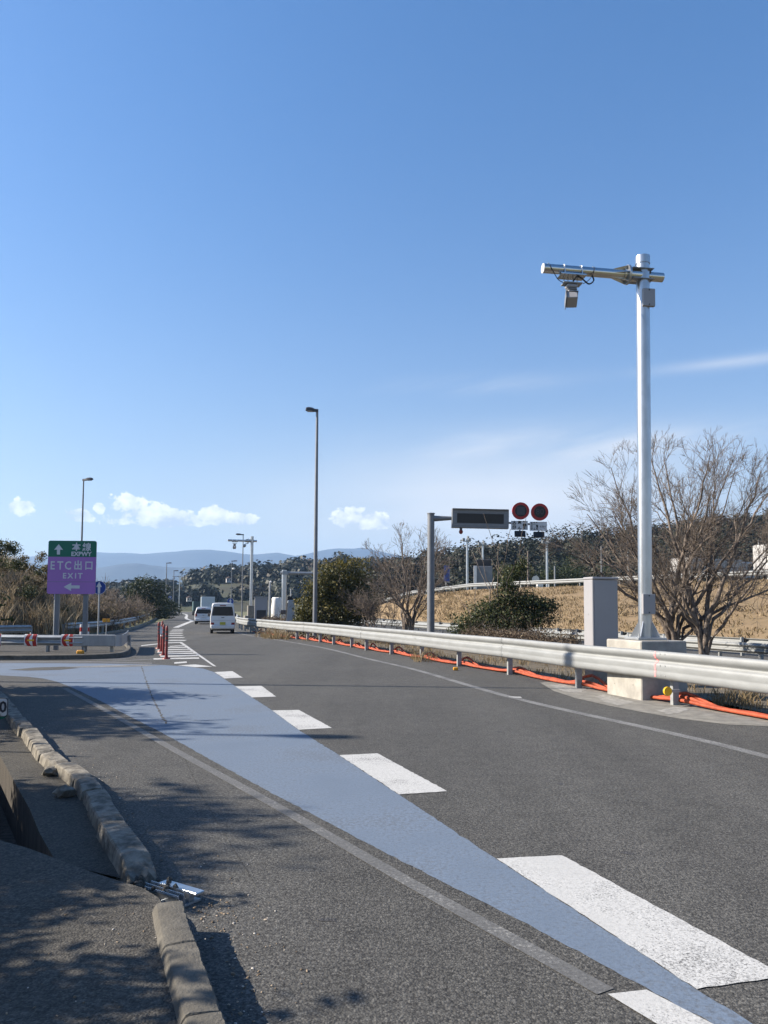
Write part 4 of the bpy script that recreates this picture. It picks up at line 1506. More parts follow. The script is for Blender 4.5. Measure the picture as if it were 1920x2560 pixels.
# yellow reflector on a rail post
rp = RP[4]
rf = thing('delineator', 'round yellow reflector on the post in front of the pale concrete block', 'reflector', (rp.x - .02, rp.y - .10, .0), RZ)
MB().box((-.06, 0, .25), (.22, .05, .045)).build('bracket', M['galvd'], rf)
MB().cyl((-.20, -.05, .25), (-.20, -.015, .25), .075, n=24).build('reflector_disc', M['yellow'], rf, smooth=40)
MB().cyl((-.20, .0, .25), (-.20, -.015, .25), .08, n=24).build('disc_back', M['cabd'], rf, smooth=40)
p = G(1139, 1676)
MB_ = MB().bev((p.x, p.y, .04), (.13, .09, .085), .02)
tag(MB_.build('road_stud', M['amber']), 'small amber stud on the ground by the orange conduits', 'road stud')

# ------------------------------------------------------------------ orange conduits behind the rail posts
def conduit(seed, off, z0, k0, k1, label, amp, dip):
    r_ = random.Random(seed)
    pts = []
    for i in range(k0, k1):
        a, b = RP[i], RP[i + 1]
        t = (b - a).normalized()
        n = Vector((t.y, -t.x, 0))
        for j in range(4):
            s_ = j / 4
            o = off + math.sin((i + s_) * 2.1 + seed) * .03 + r_.uniform(-.012, .012)
            z = z0 + abs(math.sin(s_ * math.pi)) * -dip + (amp if j == 0 else 0) * r_.uniform(.4, 1.0)
            pts.append(a.lerp(b, s_) + n * o + Vector((0, 0, max(.045, z))))
    pts = smooth_path([tuple(p) for p in pts], 3)
    tag(MB().tube(pts, .031, 8).build('conduit', M['orange'], smooth=True), label, 'conduit')


GRP = None
conduit(1, -.02 + .10, .07, 0, 20, 'orange conduit lying lowest and closest to the rail posts', .02, .02)
conduit(2, .17, .075, 0, 20, 'orange conduit lying second from the rail posts', .06, .03)
conduit(3, .26, .10, 3, 20, 'orange conduit rising in loops at each rail post', .17, .09)
conduit(4, .40, .06, 6, 19, 'orange conduit lying farthest behind the rail posts', .03, .02)

# ------------------------------------------------------------------ lamp posts
def lamp(label, x, y, H, head_ang, hl=.95, r0=.10, mpole='pole', group=None, z0=0.0, gadget=False):
    r = thing('lamp_post', label, 'lamp post', (x, y, z0), 0, group)
    MB().cyl((0, 0, 0), (0, 0, H), r0, r0 * .52, n=14).build('pole', M[mpole], r, smooth=50)
    MB().cyl((0, 0, 0), (0, 0, .05), r0 * 1.9, n=8).build('base_plate', M['post'], r)
    d = Vector((math.cos(head_ang), math.sin(head_ang), 0))
    n = Vector((-d.y, d.x, 0))
    rings = []
    for s_, w, zt, zb in ((-.10, .06, .09, -.06), (.06, .08, .09, -.06), (.22, .11, .10, -.045), (.45, .17, .16, -.03), (.75, .17, .18, -.01), (.95, .15, .15, .0), (1.0, .10, .08, .01)):
        p = d * (s_ * hl)
        rings.append([p - n * w + Vector((0, 0, H + zb)), p + n * w + Vector((0, 0, H + zb)), p + n * w * .95 + Vector((0, 0, H + zt * .6)), p + n * w * .4 + Vector((0, 0, H + zt)), p - n * w * .4 + Vector((0, 0, H + zt)), p - n * w * .95 + Vector((0, 0, H + zt * .6))])
    hd = MB().loft(rings).build('lamp_head', M['poled'], r, smooth=35)
    q = d * (.62 * hl)
    MB().box(q + Vector((0, 0, H - .035)), (.45 * hl, .26, .03), head_ang).build('lens', M['cab'], hd)
    if gadget: MB().ico((.35, 0, H * .86), .35, 2, None, 0, (1, .6, .6)).build('loudspeaker', M['whitep'], r)
    return r


def lamp_px(label, u, vtop, y, ang, **k):
    p = A(u, vtop, y)
    b = A(u, vtop, y)
    return lamp(label, p.x, y, p.z, ang, **k)


lamp_px('tall dark lamp post rising behind the long rail before the olive shrub', 793, 1027, 40.5, rad(187), hl=.62, r0=.125)
lamp_px('lamp post rising behind the purple exit sign', 209, 1200, 60, rad(-12), hl=.78)
lamp_px('lamp post standing in front of the distant camera pole', 608, 1337, 100, rad(185), hl=.95)
lamp_px('lamp post carrying a white loudspeaker beyond the white van', 580, 1403, 150, rad(10), hl=1.0, gadget=True)
lamp_px('first lamp post outside the left bend', 417, 1408, 160, rad(10), hl=1.0, r0=.14)
lamp_px('second lamp post outside the left bend', 435, 1427, 180, rad(10), hl=1.0, r0=.14)
# two that stand left of the frame and throw their thin shadows across the road
lamp('lamp post on the left verge near the broken kerb', -15.4, 16.9, 12.2, rad(-5), hl=.8)
lamp('lamp post on the left verge behind the footway', -17.6, 10.8, 10.2, rad(-5), hl=.8)

# ------------------------------------------------------------------ exit sign
sy = 26.6
c = A(180, 1418, sy)
SW, SH = 1.62, 1.86
c0 = (A(122, 1418, sy).x + A(239, 1418, sy).x) / 2
zt, zb = A(180, 1352, sy).z, A(180, 1485, sy).z
SW = A(239, 1418, sy).x - A(121, 1418, sy).x
SH = zt - zb
zm = (zt + zb) / 2
sg = thing('exit_sign', 'green and purple expressway exit sign on two grey posts behind the chevron rail', 'road sign', (c0, sy, 0), rad(3))
gh = SH * .305
face(MB(), rrect(SW, SH, .07), 0, zm, .0, .03).build('backing', M['pole'], sg)
top_poly = [p for p in rrect(SW, SH, .07) if p[1] > SH / 2 - gh] + [(-SW / 2, SH / 2 - gh), (SW / 2, SH / 2 - gh)]
face(MB(), top_poly, 0, zm, -.030, .008).build('green_panel', M['green'], sg)
bot_poly = [(SW / 2, SH / 2 - gh), (-SW / 2, SH / 2 - gh)] + [p for p in rrect(SW, SH, .07) if p[1] < 0]
face(MB(), bot_poly, 0, zm, -.030, .008).build('purple_panel', M['purple'], sg)
MB().box((0, -.039, zm - SH * .272), (SW * .995, .004, .012)).build('panel_joint', M['pole'], sg)
YF = -.042
face(MB(), arrow_poly(.30, .36, .105, .17), -SW / 2 + SW * .215, zt - SH * .165, YF).build('arrow', M['greyp'], sg)
face(MB(), arrow_poly(.29, .54, .105, .29), -SW / 2 + SW * .51, zb + SH * .132, YF, rot=rad(90)).build('arrow', M['greyp'], sg)
X0 = -SW / 2
lettering(sg, '本', X0 + SW * .585, zt - SH * .128, .30, M['greyp'], y=YF - .003, bold=.008)
lettering(sg, '線', X0 + SW * .80, zt - SH * .128, .30, M['greyp'], y=YF - .003, bold=.006)
lettering(sg, 'EXPWY', X0 + SW * .69, zt - SH * .252, .205, M['greyp'], y=YF - .003, bold=.006)
for ch, fx in (('E', .10), ('T', .26), ('C', .42)):
    lettering(sg, ch, X0 + SW * fx, zt - SH * .475, .40, M['greyp'], y=YF - .003, bold=.008, sx=.82)
for ch, fx in (('出', .63), ('口', .855)):
    lettering(sg, ch, X0 + SW * fx, zt - SH * .475, .34, M['greyp'], y=YF - .003, bold=.008, sx=.9)
for ch, fx in (('E', .355), ('X', .475), ('I', .585), ('T', .68)):
    lettering(sg, ch, X0 + SW * fx, zt - SH * .665, .26, M['greyp'], y=YF - .003, bold=.006)
for u in (142, 212):
    x = A(u, 1500, sy).x - c0
    MB().bev((x, .08, zt / 2 - .1), (.155, .12, zt - .05), .01).build('post', M['pole'], sg)
for z in (zm + .5, zm - .5):
    MB().box((0, .022, z), (SW * .9, .04, .08)).build('crossbar', M['post'], sg)


def round_arrow_sign(label, x, y, zc, r=.30, post_h=None, rz=0.0, z0=0.0):
    s = thing('direction_sign', label, 'road sign', (x, y, z0), rz)
    MB().cyl((0, .03, 0), (0, .03, zc + r * .8), .032, n=10).build('post', M['galvd'], s, smooth=50)
    face(MB(), circ(r), 0, zc, .0, .012).build('white_rim', M['whitep'], s)
    face(MB(), circ(r * .94), 0, zc, -.012, .004).build('blue_disc', M['bluep'], s)
    face(MB(), arrow_poly(r * .8, r * 1.75, r * .34, r * .98), 0, zc, -.018, .004).build('arrow', M['whitep'], s)
    return s


p = A(248, 1469, 30)
round_arrow_sign('round blue straight ahead sign half behind the exit sign', p.x, 30, p.z, .265, rz=rad(5))
p = A(576, 1504, 95)
round_arrow_sign('round blue arrow sign beside the roof of the white van', p.x, 95, p.z, .42)
p = A(425, 1495, 150)
round_arrow_sign('blue arrow sign between the lamp posts outside the left bend', p.x, 150, p.z, .42)
p = A(425, 1514, 146)
s = thing('speed_sign', 'small white round sign below the blue arrow sign outside the bend', 'road sign', (p.x - .1, 146, 0), 0)
MB().cyl((0, .05, 0), (0, .05, p.z + .4), .05, n=8).build('post', M['galvd'], s)
face(MB(), circ(.42), 0, p.z, 0, .015).build('red_rim', M['redb'], s)
face(MB(), circ(.32), 0, p.z, -.015, .006).build('white_disc', M['whitep'], s)
# small blue sign with white arrow seen below the exit sign
p = A(157, 1490, 33)
s = thing('arrow_board', 'small blue and white arrow board seen under the exit sign', 'road sign', (p.x, 32.4, 0), 0)
MB().cyl((-.1, .04, 0), (-.1, .04, p.z + .2), .03, n=8).build('post', M['galvd'], s)
MB().box((0, 0, p.z), (.24, .02, .34)).build('blue_panel', M['bluep'], s)
MB().box((.11, 0, p.z + .18), (.42, .022, .05)).build('white_strip', M['whitep'], s)
face(MB(), arrow_poly(.2, .16, .08, .04), .04, p.z - .02, -.014, .004, rot=rad(-90)).build('arrow', M['whitep'], s)

# delineator boards and guide posts on the island
p = G(266, 1616)
y0 = p.y + 3
p2 = A(266, 1551, y0)
s = thing('twin_reflector', 'two square amber reflectors on a thin post behind the rail end', 'reflector', (p2.x, y0, .0), 0)
MB().cyl((0, .02, 0), (0, .02, p2.z), .025, n=8).build('post', M['galvd'], s)
for dx in (-.085, .085): MB().bev((dx, 0, p2.z), (.155, .03, .15), .008).build('reflector', M['amber'], s)
for u, lab in ((203, 'white guide post with red base left of the exit sign post'), (219, 'white guide post with red base right of the exit sign post')):
    p = A(u, 1590, 29.5)
    s = thing('guide_post', lab, 'guide post', (p.x, 29.5, .10), 0)
    zt_ = A(u, 1561, 29.5).z - .1
    MB().cyl((0, 0, .0), (0, 0, zt_), .055, n=14).build('tube', M['whitep'], s, smooth=50)
    for z in (.28, .55): MB().cyl((0, 0, z), (0, 0, z + .16), .058, n=14).build('red_band', M['redb'], s, smooth=50)
    MB().cyl((0, 0, 0), (0, 0, .05), .2, n=16).build('base', M['red'], s)
p = G(204, 1634, .1)
tag(MB().bev((p.x, p.y - .1, .15), (.22, .14, .13), .03).build('amber_block', M['amber']), 'amber reflector block on the island kerb below the rail', 'reflector')

# flexible red posts on the zebra area
for k, (u, v, lean_, lab) in enumerate(((415.6, 1647.5, 0, 'red flexible post standing first at the zebra tip'), (408, 1638, 0, 'red flexible post standing second from the zebra tip'), (402.5, 1629, .02, 'red flexible post with a torn white sleeve'), (397, 1621.5, -.02, 'red flexible post standing last from the zebra tip'), (405, 1613, 0, 'red flexible post standing alone behind the row'))):
    p = G(u, v)
    s = thing('flexible_post', lab, 'bollard', (p.x, p.y, 0), 0, 'red flexible posts on the zebra area')
    s.rotation_euler = (0, lean_, 0)
    MB().cyl((0, 0, 0), (0, 0, .04), .13, .11, n=18).build('base', M['red'], s, smooth=40)
    H = 1.0
    pts_r = [(.0, .055), (.1, .043), (.9, .043), (.97, .03), (1.0, .01)]
    rings = [[Vector((r_ * math.cos(6.283 * i / 14), r_ * math.sin(6.283 * i / 14), z * H + .03)) for i in range(14)] for z, r_ in pts_r]
    MB().loft(rings).build('tube', M['red'], s, smooth=40)
    for z in (.55, .68, .81):
        MB().cyl((0, 0, z), (0, 0, z + .055), .046, n=14, caps=False).build('reflective_band', M['whitep'] if k == 2 else M['poled'], s, smooth=40)
    if k == 2:
        MB().prism([(-.05, 0), (.04, .02), (.06, .22), (-.02, .30), (-.06, .2)], 0, .01, Matrix.Translation((0, -.05, .62)) @ FACE).build('torn_sleeve', M['whitep'], s)

# distance plate at the left edge, above the ditch
kp = A(-8, 1768, 8.4)
s = thing('distance_plate', 'white distance plate with dark numerals on a short post by the broken kerb', 'road sign', (kp.x, 8.4, 0), 0)
MB().cyl((-.02, .03, 0), (-.02, .03, kp.z + .05), .022, n=8).build('post', M['galvd'], s)
face(MB(), rrect(.245, .20, .03), 0, kp.z, 0, .012).build('rim', M['poled'], s)
face(MB(), rrect(.232, .186, .027), 0, kp.z, -.012, .004).build('plate', M['whitep'], s)
lettering(s, '30', .035, kp.z, .165, M['poled'], y=-.020, bold=.004)
gz = A(0, 1783, 8.4).z - .01
face(MB(), [(r_[0] * 1.0, r_[1] * .62) for r_ in circ(.085)], .035, gz, -.004, .008).build('green_badge', M['green'], s)
MB().box((.03, -.014, gz), (.07, .004, .012), rot=Matrix.Rotation(.5, 3, 'Y')).build('badge_mark', M['whitep'], s)
MB().box((.03, -.016, gz), (.07, .004, .012), rot=Matrix.Rotation(-.5, 3, 'Y')).build('badge_mark', M['whitep'], s)

# ------------------------------------------------------------------ overhead display gantry
vy = 33.0
pb = A(1077, 1560, vy)
zt = A(1077, 1284, vy).z
vg = thing('display_gantry', 'grey display gantry with dark message board and two red ringed signs', 'road sign', (pb.x, vy, 0), 0)
X = lambda u, v=1300: A(u, v, vy).x - pb.x
Z = lambda v, u=1200: A(u, v, vy).z
MB().cyl((0, 0, 0), (0, 0, zt), .165, .15, n=24).build('pole', M['pole'], vg, smooth=50)
MB().cyl((0, 0, zt - .02), (0, 0, zt + .02), .17, n=24).build('pole_cap', M['pole'], vg)
za = Z(1297)
MB().cyl((.1, 0, za), (X(1135), 0, za + .02), .13, .075, n=14).build('arm', M['pole'], vg, smooth=50)
MB().cyl((X(1262), .05, Z(1306)), (X(1368), .05, Z(1312)), .045, n=10).build('arm', M['pole'], vg, smooth=50)
x0, x1 = X(1129), X(1271)
z0_, z1_ = Z(1321), Z(1273)
RB_ = Matrix.Rotation(rad(-1.2), 3, 'Y') if False else Matrix.Rotation(rad(1.0), 3, 'Y')
bw = x1 - x0
bh = z1_ - z0_
bcx, bcz = (x0 + x1) / 2, (z0_ + z1_) / 2
brd = MB().bev((bcx, 0, bcz), (bw, .30, bh), .02, rot=RB_).build('board_case', M['board'], vg)
MB().box(Vector((bcx, 0, bcz)) + RB_ @ Vector((0, -.153, -.005)), (bw * .82, .012, bh * .50), rot=RB_).build('display', M['screen'], brd)
for fz, hh in ((.335, .16), (-.34, .16)): MB().box(Vector((bcx, 0, bcz)) + RB_ @ Vector((0, -.156, bh * fz)), (bw * .93, .02, bh * .02), rot=RB_).build('case_seam', M['post'], brd)
MB().box(Vector((bcx, 0, bcz)) + RB_ @ Vector((0, -.19, bh * .47)), (bw * .97, .14, .02), rot=RB_).build('visor', M['pole'], brd)
MB().ico((X(1152), -.05, Z(1330)), .10, 2, None, 0, (.9, .9, 1.05)).build('dome_camera', M['red'], vg, smooth=True)
MB().cyl((X(1152), -.05, Z(1325)), (X(1152), -.05, Z(1318)), .06, n=10).build('dome_mount', M['poled'], vg)
for u, v, num in ((1301.5, 1277, ''), (1349, 1279.5, '80')):
    x, z = X(u), Z(v)
    hd = face(MB(), circ(.37), x, z, .05, .12).build('speed_ring', M['redb'], vg)
    face(MB(), circ(.255), x, z, -.070, .012).build('speed_display', M['screen'], hd)
    if num: lettering(hd, num, x, z, .36, M['poled'], y=-.085)
    else: face(MB(), rrect(.34, .34, .02), x, z, -.083, .004).build('display_window', M['poled'], hd)
    pl_w = .72 if not num else .74
    px = X(1298.5) if not num else X(1345.5)
    pz = Z(1313) if not num else Z(1315)
    pl = face(MB(), rrect(pl_w, .39, .01), px, pz, .0, .02).build('text_plate', M['whitep'], vg)
    rows = ('大 貨 等', '三 　 輪', 'け ん 引')
    for ri, tx in enumerate(rows):
        lettering(pl, tx, px - (0 if not num else .17), pz + .12 - .12 * ri, .14 if not num else .12, M['black'], y=-.026, sx=1.25 if not num else .75, bold=.005)
    if num: lettering(pl, 'を除く', px + .2, pz - .02, .10, M['poled'], y=-.026)
    bx = X(1300) if not num else X(1347)
    bz = Z(1334) if not num else Z(1336)
    rr = Matrix.Rotation(rad(-14), 3, 'X')
    MB().bev((bx, .02, bz), (.47, .12, .25), .015, rot=rr).build('lower_display', M['screen'], vg)
    MB().box((bx, .07, bz + .17), (.06, .04, .30)).build('bracket', M['pole'], vg)

# ------------------------------------------------------------------ equipment beyond the rail in the distance
def eq_cab(label, u, vt, y, w, d, h, m1, dark=True):
    p = A(u, vt, y)
    r = thing('roadside_cabinet', label, 'cabinet', (p.x, y, 0), .15)
    MB().bev((0, 0, p.z / 2), (w, d, p.z), .03).build('cabinet_body', M[m1], r)
    MB().bev((0, 0, p.z + .03), (w + .1, d + .1, .06), .01).build('cabinet_roof', M['galvd'], r)
    if dark: MB().box((.03, -d / 2 - .012, p.z * .30), (w * .72, .02, p.z * .58)).build('door', M['cabd'], r)
    return r


eq_cab('brown grey roadside cabinet with dark lower door near the far camera pole', 653, 1494, 60, 1.0, .8, 2, 'cab')
p = A(675, 1455, 66)
s = thing('signal_pole', 'thin grey pole with white cap behind the roadside cabinet', 'pole', (p.x, 66, 0))
MB().cyl((0, 0, 0), (0, 0, p.z), .09, n=10).build('pole', M['galvd'], s, smooth=50)
MB().ico((.05, 0, p.z), .12, 1).build('sensor', M['whitep'], s)
p = A(711, 1425, 66)
s = thing('arm_pole', 'galvanised pole with a long arm reaching over the opposite road', 'pole', (p.x, 66, 0))
MB().cyl((0, 0, 0), (0, 0, p.z), .22, n=16).build('pole', M['galv'], s, smooth=50)
MB().cyl((-.35, 0, p.z - .25), (3.4, .6, p.z - .25), .12, n=12).build('arm', M['galvd'], s, smooth=50)
MB().box((.1, 0, p.z - .25), (.5, .5, .3)).build('clamp', M['galvd'], s)
MB().bev((0, -.1, p.z - 3.6), (.55, .4, .35), .03).build('equipment_box', M['poled'], s)
p = A(690, 1494, 62)
s = thing('covered_equipment', 'equipment wrapped in a white sheet beside the arm pole', 'covered box', (p.x, 62, 0))
rr_ = random.Random(4)
rings = []
for z, w, dx in ((0.02, .34, -.08), (.5, .36, -.05), (1.0, .36, 0), (1.5, .38, .03), (2.0, .38, .05), (p.z - .1, .38, .06), (p.z, .33, .06)):
    rings.append([Vector((dx + math.cos(6.283 * i / 16) * w * (1 + rr_.uniform(-.10, .10)), math.sin(6.283 * i / 16) * w * .9 * (1 + rr_.uniform(-.1, .1)), z + rr_.uniform(-.03, .03) if 0 < z else z)) for i in range(16)])
MB().loft(rings).build('sheet', M['sheet'], s, smooth=60)
MB().cyl((0, 0, 0), (0, 0, .3), .08).build('stand', M['poled'], s)
p = A(727, 1500, 52)
s = thing('pedestal_sensor', 'grey tapered pedestal with a black sensor before the olive shrub', 'sensor', (p.x, 52, 0), .2)
rings = []
for z, w in ((0, .34), (.3, .33), (p.z - .1, .20), (p.z, .18)):
    rings.append([Vector((sx * w, sy_ * w, z)) for sx, sy_ in ((-1, -1), (1, -1), (1, 1), (-1, 1))])
MB().loft(rings).build('pedestal', M['galvd'], s)
MB().bev((-.08, -.05, p.z + .12), (.36, .3, .26), .04).build('sensor', M['black'], s)
MB().cyl((0, 0, p.z), (0, 0, p.z + .75), .05).build('mast', M['galvd'], s)
MB().cyl((-.35, -.2, .1), (-.25, -.1, p.z - .2), .04).build('cable', M['black'], s)

# ------------------------------------------------------------------ things on the upper terrace
tz = 3.8
def tpole(label, u, vt, y, r=.16, heads=True, zb=tz, mm='galv'):
    p = A(u, vt, y)
    s = thing('floodlight_pole', label, 'pole', (p.x, y, zb - .4))
    h = p.z - zb + .4
    MB().cyl((0, 0, 0), (0, 0, h), r, r * .8, n=12).build('pole', M[mm], s, smooth=50)
    if heads:
        MB().box((-.05, 0, h - .35), (.9, .3, .08)).build('crossbar', M['post'], s)
        for dx in (-.45, .25): MB().bev((dx, -.1, h - .15), (.35, .3, .35), .04).build('floodlight', M['post'], s)
        MB().ico((.1, 0, h + .15), .18, 1).build('sensor', M['post'], s)
    return s


tpole('pale floodlight pole right of the display gantry pole', 1168, 1346, 92)
tpole('pale pole behind the dark panel building on the terrace', 1207, 1357, 100)
tpole('pale blue floodlight pole below the second speed sign', 1367, 1352, 92)
tpole('brown wooden pole on the terrace in front of the woods', 1320, 1378, 95, .13, False, mm='bark')
tpole('short dark post near the terrace rail', 1387, 1415, 88, .12, False, mm='pole')
tpole('thin pole among the bare tree twigs on the terrace', 1503, 1365, 90, .10, False, mm='pole')
tpole('thin pole behind the camera pole on the terrace', 1570, 1378, 90, .10, False, mm='pole')
tpole('thin lamp pole above the parked white trucks', 1896, 1350, 84, .06, False, mm='post')
p = A(1208, 1462, 94)
s = thing('panel_hut', 'dark panelled hut with pale left end on the terrace', 'hut', (p.x, 94, 3.3), -.1)
w, zt2 = 2.0, A(1208, 1416, 94).z - 3.3
MB().bev((.1, 0, zt2 / 2), (w, 1.6, zt2), .03).build('wall', M['pole'], s)
MB().box((-.98, -.5, zt2 / 2), (.35, .8, zt2 * 1.02)).build('end_panel', M['whitep'], s)
MB().box((.1, -.1, zt2 + .35), (w * .9, .12, 1.0), rot=Matrix.Rotation(.5, 3, 'X')).build('solar_panel', M['poled'], s)
p = A(1117, 1440, 96)
s = thing('blue_sign', 'blue sign board standing edge on at the embankment top', 'road sign', (p.x, 96, 3.2), rad(55))
MB().cyl((0, .1, 0), (0, .1, 2.6), .07, n=8).build('post', M['galvd'], s)
MB().box((0, 0, p.z - 3.2 + .3), (1.3, .05, 2.0)).build('panel', M['bluep'], s)
MB().box((1.0, .3, p.z - 3.2 + .1), (.5, .05, 1.7)).build('side_panel', M['wall'], s)
p = A(1341, 1440, 90)
s = thing('mirror_post', 'small white convex mirror and box at the terrace rail', 'traffic mirror', (p.x, 90, 3.5))
MB().cyl((0, 0, 0), (0, 0, 2), .05, n=8).build('post', M['post'], s)
face(MB(), circ(.42), -.1, 1.55, -.05, .06).build('mirror', M['galv'], s)
MB().bev((.35, -.2, .75), (.7, .5, .75), .05).build('box', M['whitep'], s)


# ------------------------------------------------------------------ vehicles
def wheel(parent, x, y, r, w):
    t = MB().cyl((x - w / 2, y, r), (x + w / 2, y, r), r, n=20).build('tyre', M['black'], parent, smooth=40)
    MB().cyl((x - w / 2 - .006, y, r), (x + w / 2 + .006, y, r), r * .62, n=16).build('rim', M['rim'], t, smooth=40)
    return t


def body_ring(y, hw, z0, zb, z1, tr, sl=0.0):
    """cross-section: sill, flank, waist, tumblehome, rounded roof"""
    R_ = []
    rt = hw * tr
    half = [(hw * .90, z0), (hw * .98, z0 + .10), (hw, z0 + .3), (hw, zb), (hw * .99, zb + .06), (rt, z1 - .14), (rt * .96, z1 - .06), (rt * .85, z1 - .015), (rt * .4, z1)]
    for x, z in half: R_.append(Vector((x, y + sl * (z - z0), z)))
    for x, z in reversed(half): R_.append(Vector((-x, y + sl * (z - z0), z)))
    return R_


def minivan(label, x, y, rz, W=1.475, Lg=3.4, H=1.88, tall=True, plate='plate'):
    v = thing('van' if tall else 'wagon', label, 'van' if tall else 'car', (x, y, 0), rz)
    hw = W / 2
    z0 = .26
    if tall:
        secs = [(0.0, .97, z0 + .02, 1.0, H - .05, .86, .055), (.07, 1.0, z0, 1.0, H, .87, .04), (1.2, 1.0, z0, 1.0, H, .88, 0), (2.3, 1.0, z0, 1.0, H - .02, .88, 0), (2.75, .99, z0, .98, H - .15, .86, -.0), (3.2, .97, z0, .92, 1.15, .92, 0), (3.4, .90, z0 + .05, .75, .95, .9, 0)]
    else:
        secs = [(0.0, .95, z0 + .06, .95, H - .12, .80, .09), (.12, 1.0, z0 + .02, .95, H - .02, .82, .05), (1.3, 1.0, z0, .95, H, .83, 0), (2.5, 1.0, z0, .95, H - .06, .83, 0), (3.3, 1.0, z0, .92, 1.02, .93, 0), (4.1, .97, z0, .8, .95, .9, 0), (4.35, .88, z0 + .05, .7, .8, .9, 0)]
        Lg = 4.35
    rings = [body_ring(s_[0] - Lg / 2, hw * s_[1], s_[2], s_[3], s_[4], s_[5], s_[6]) for s_ in secs]
    body = MB().loft(rings).build('body', M['car'], v, smooth=35)
    yb = -Lg / 2
    ztop, zbot = H - .24, (1.09 if tall else 1.0)
    sl = secs[0][6]
    def gy_(z): return yb + sl * (z - z0) - .014
    ww, wt = hw * .86, hw * .75
    g = MB()
    g.add([(-ww, gy_(zbot), zbot), (ww, gy_(zbot), zbot), (ww, gy_(zbot + .1), zbot + .1), (wt, gy_(ztop), ztop), (-wt, gy_(ztop), ztop), (-ww, gy_(zbot + .1), zbot + .1),
           (-ww, gy_(zbot) + .02, zbot), (ww, gy_(zbot) + .02, zbot), (ww, gy_(zbot + .1) + .02, zbot + .1), (wt, gy_(ztop) + .02, ztop), (-wt, gy_(ztop) + .02, ztop), (-ww, gy_(zbot + .1) + .02, zbot + .1)],
          [(0, 1, 2, 3, 4, 5), (11, 10, 9, 8, 7, 6), (0, 6, 7, 1), (3, 9, 10, 4), (1, 7, 8, 2), (2, 8, 9, 3), (4, 10, 11, 5), (5, 11, 6, 0)])
    rw = g.build('rear_window', M['glass'], v)
    MB().box((.12, gy_(zbot) - .012, zbot + .04), (.30, .012, .02), rot=Matrix.Rotation(.35, 3, 'Y')).build('wiper', M['black'], rw)
    MB().bev((0, gy_(ztop + .06), ztop + .07), (.36, .05, .05), .015).build('brake_light', M['tail'], v)
    # seats and head rests seen through the glass as pale shapes
    for s_ in (-1, 1):
        xs = s_ * (hw + .002)
        y_a, y_b = yb + .35, yb + Lg * .68
        for (ya, yc) in ((yb + .28, yb + 1.15), (yb + 1.25, yb + 2.1)):
            MB().add([(xs * .995, ya, zbot + .02), (xs * .995, yc, zbot + .02), (xs * .90, yc, H - .22), (xs * .90, ya, H - .22),
                      (xs * .97, ya, zbot + .02), (xs * .97, yc, zbot + .02), (xs * .87, yc, H - .22), (xs * .87, ya, H - .22)],
                     [(0, 1, 2, 3), (7, 6, 5, 4), (0, 4, 5, 1), (1, 5, 6, 2), (2, 6, 7, 3), (3, 7, 4, 0)]).build('side_window', M['glass'], v)
        MB().bev((s_ * hw * .83, yb - .012, .60 if tall else .86), (.20 if tall else .16, .05, .15 if tall else .26), .02).build('tail_light', M['tail'], v)
        MB().bev((s_ * (hw + .09), yb + Lg * .72, 1.12), (.14, .08, .22), .03).build('mirror', M['poled'], v)
        for wy in (yb + .62, yb + Lg * .80):
            wheel(v, s_ * (hw - .10), wy, .28 if tall else .32, .16)
    MB().bev((0, yb - .02, z0 + .16), (W * .97, .14, .24), .04).build('bumper', M['car'], v)
    MB().box((0, yb - .095, .62 if tall else .72), (.34, .012, .17)).build('number_plate', M[plate], v)
    MB().bev((0, yb - .035, .98 if tall else .86), (.18, .03, .04), .008).build('handle', M['poled'], v)
    MB().box((0, .2, .22), (W * .8, Lg * .9, .10)).build('underbody', M['black'], v)
    MB().box((0, gy_(.78), .80), (W * .86, .012, .012)).build('door_seam', M['post'], v)
    return v


vpos = G(541, 1584)
minivan('white box van with yellow number plate driving away', vpos.x, vpos.y + 1.6, rad(13))
cpos = G(498, 1560.5)
minivan('white wagon driving ahead of the box van', cpos.x, cpos.y + 2, rad(11), W=1.62, H=1.64, tall=False, plate='whitep')


def truck(label, x, y, z, rz, L_=7.0, W=2.3, H=3.2, box='truckbox', cabm='truckgreen', cabfront=True):
    t = thing('truck', label, 'truck', (x, y, z), rz)
    MB().bev((0, 0, .95 + (H - .95) / 2), (W, L_ * .74, H - .95), .05).build('cargo_box', M[box], t)
    for s_ in (-1, 1): MB().box((s_ * W * .25, -L_ * .37 - .012, .95 + (H - .95) / 2), (W * .46, .02, H - 1.1)).build('rear_door', M[box], t)
    cb_ = MB().bev((0, L_ * .48, 1.45), (W * .94, L_ * .2, 1.8), .12).build('cab', M[cabm], t)
    MB().box((0, L_ * .58 + .01, 1.85), (W * .8, .02, .7)).build('windscreen', M['glass'], cb_)
    for s_ in (-1, 1): MB().box((s_ * (W * .47 + .005), L_ * .5, 1.85), (.02, L_ * .1, .55)).build('side_window', M['glass'], cb_)
    MB().box((0, .3, .80), (W * .6, L_ * 1.0, .24)).build('chassis', M['black'], t)
    for s_ in (-1, 1):
        for wy in (-L_ * .25, L_ * .46): wheel(t, s_ * (W / 2 - .16), wy, .42, .28)
    return t


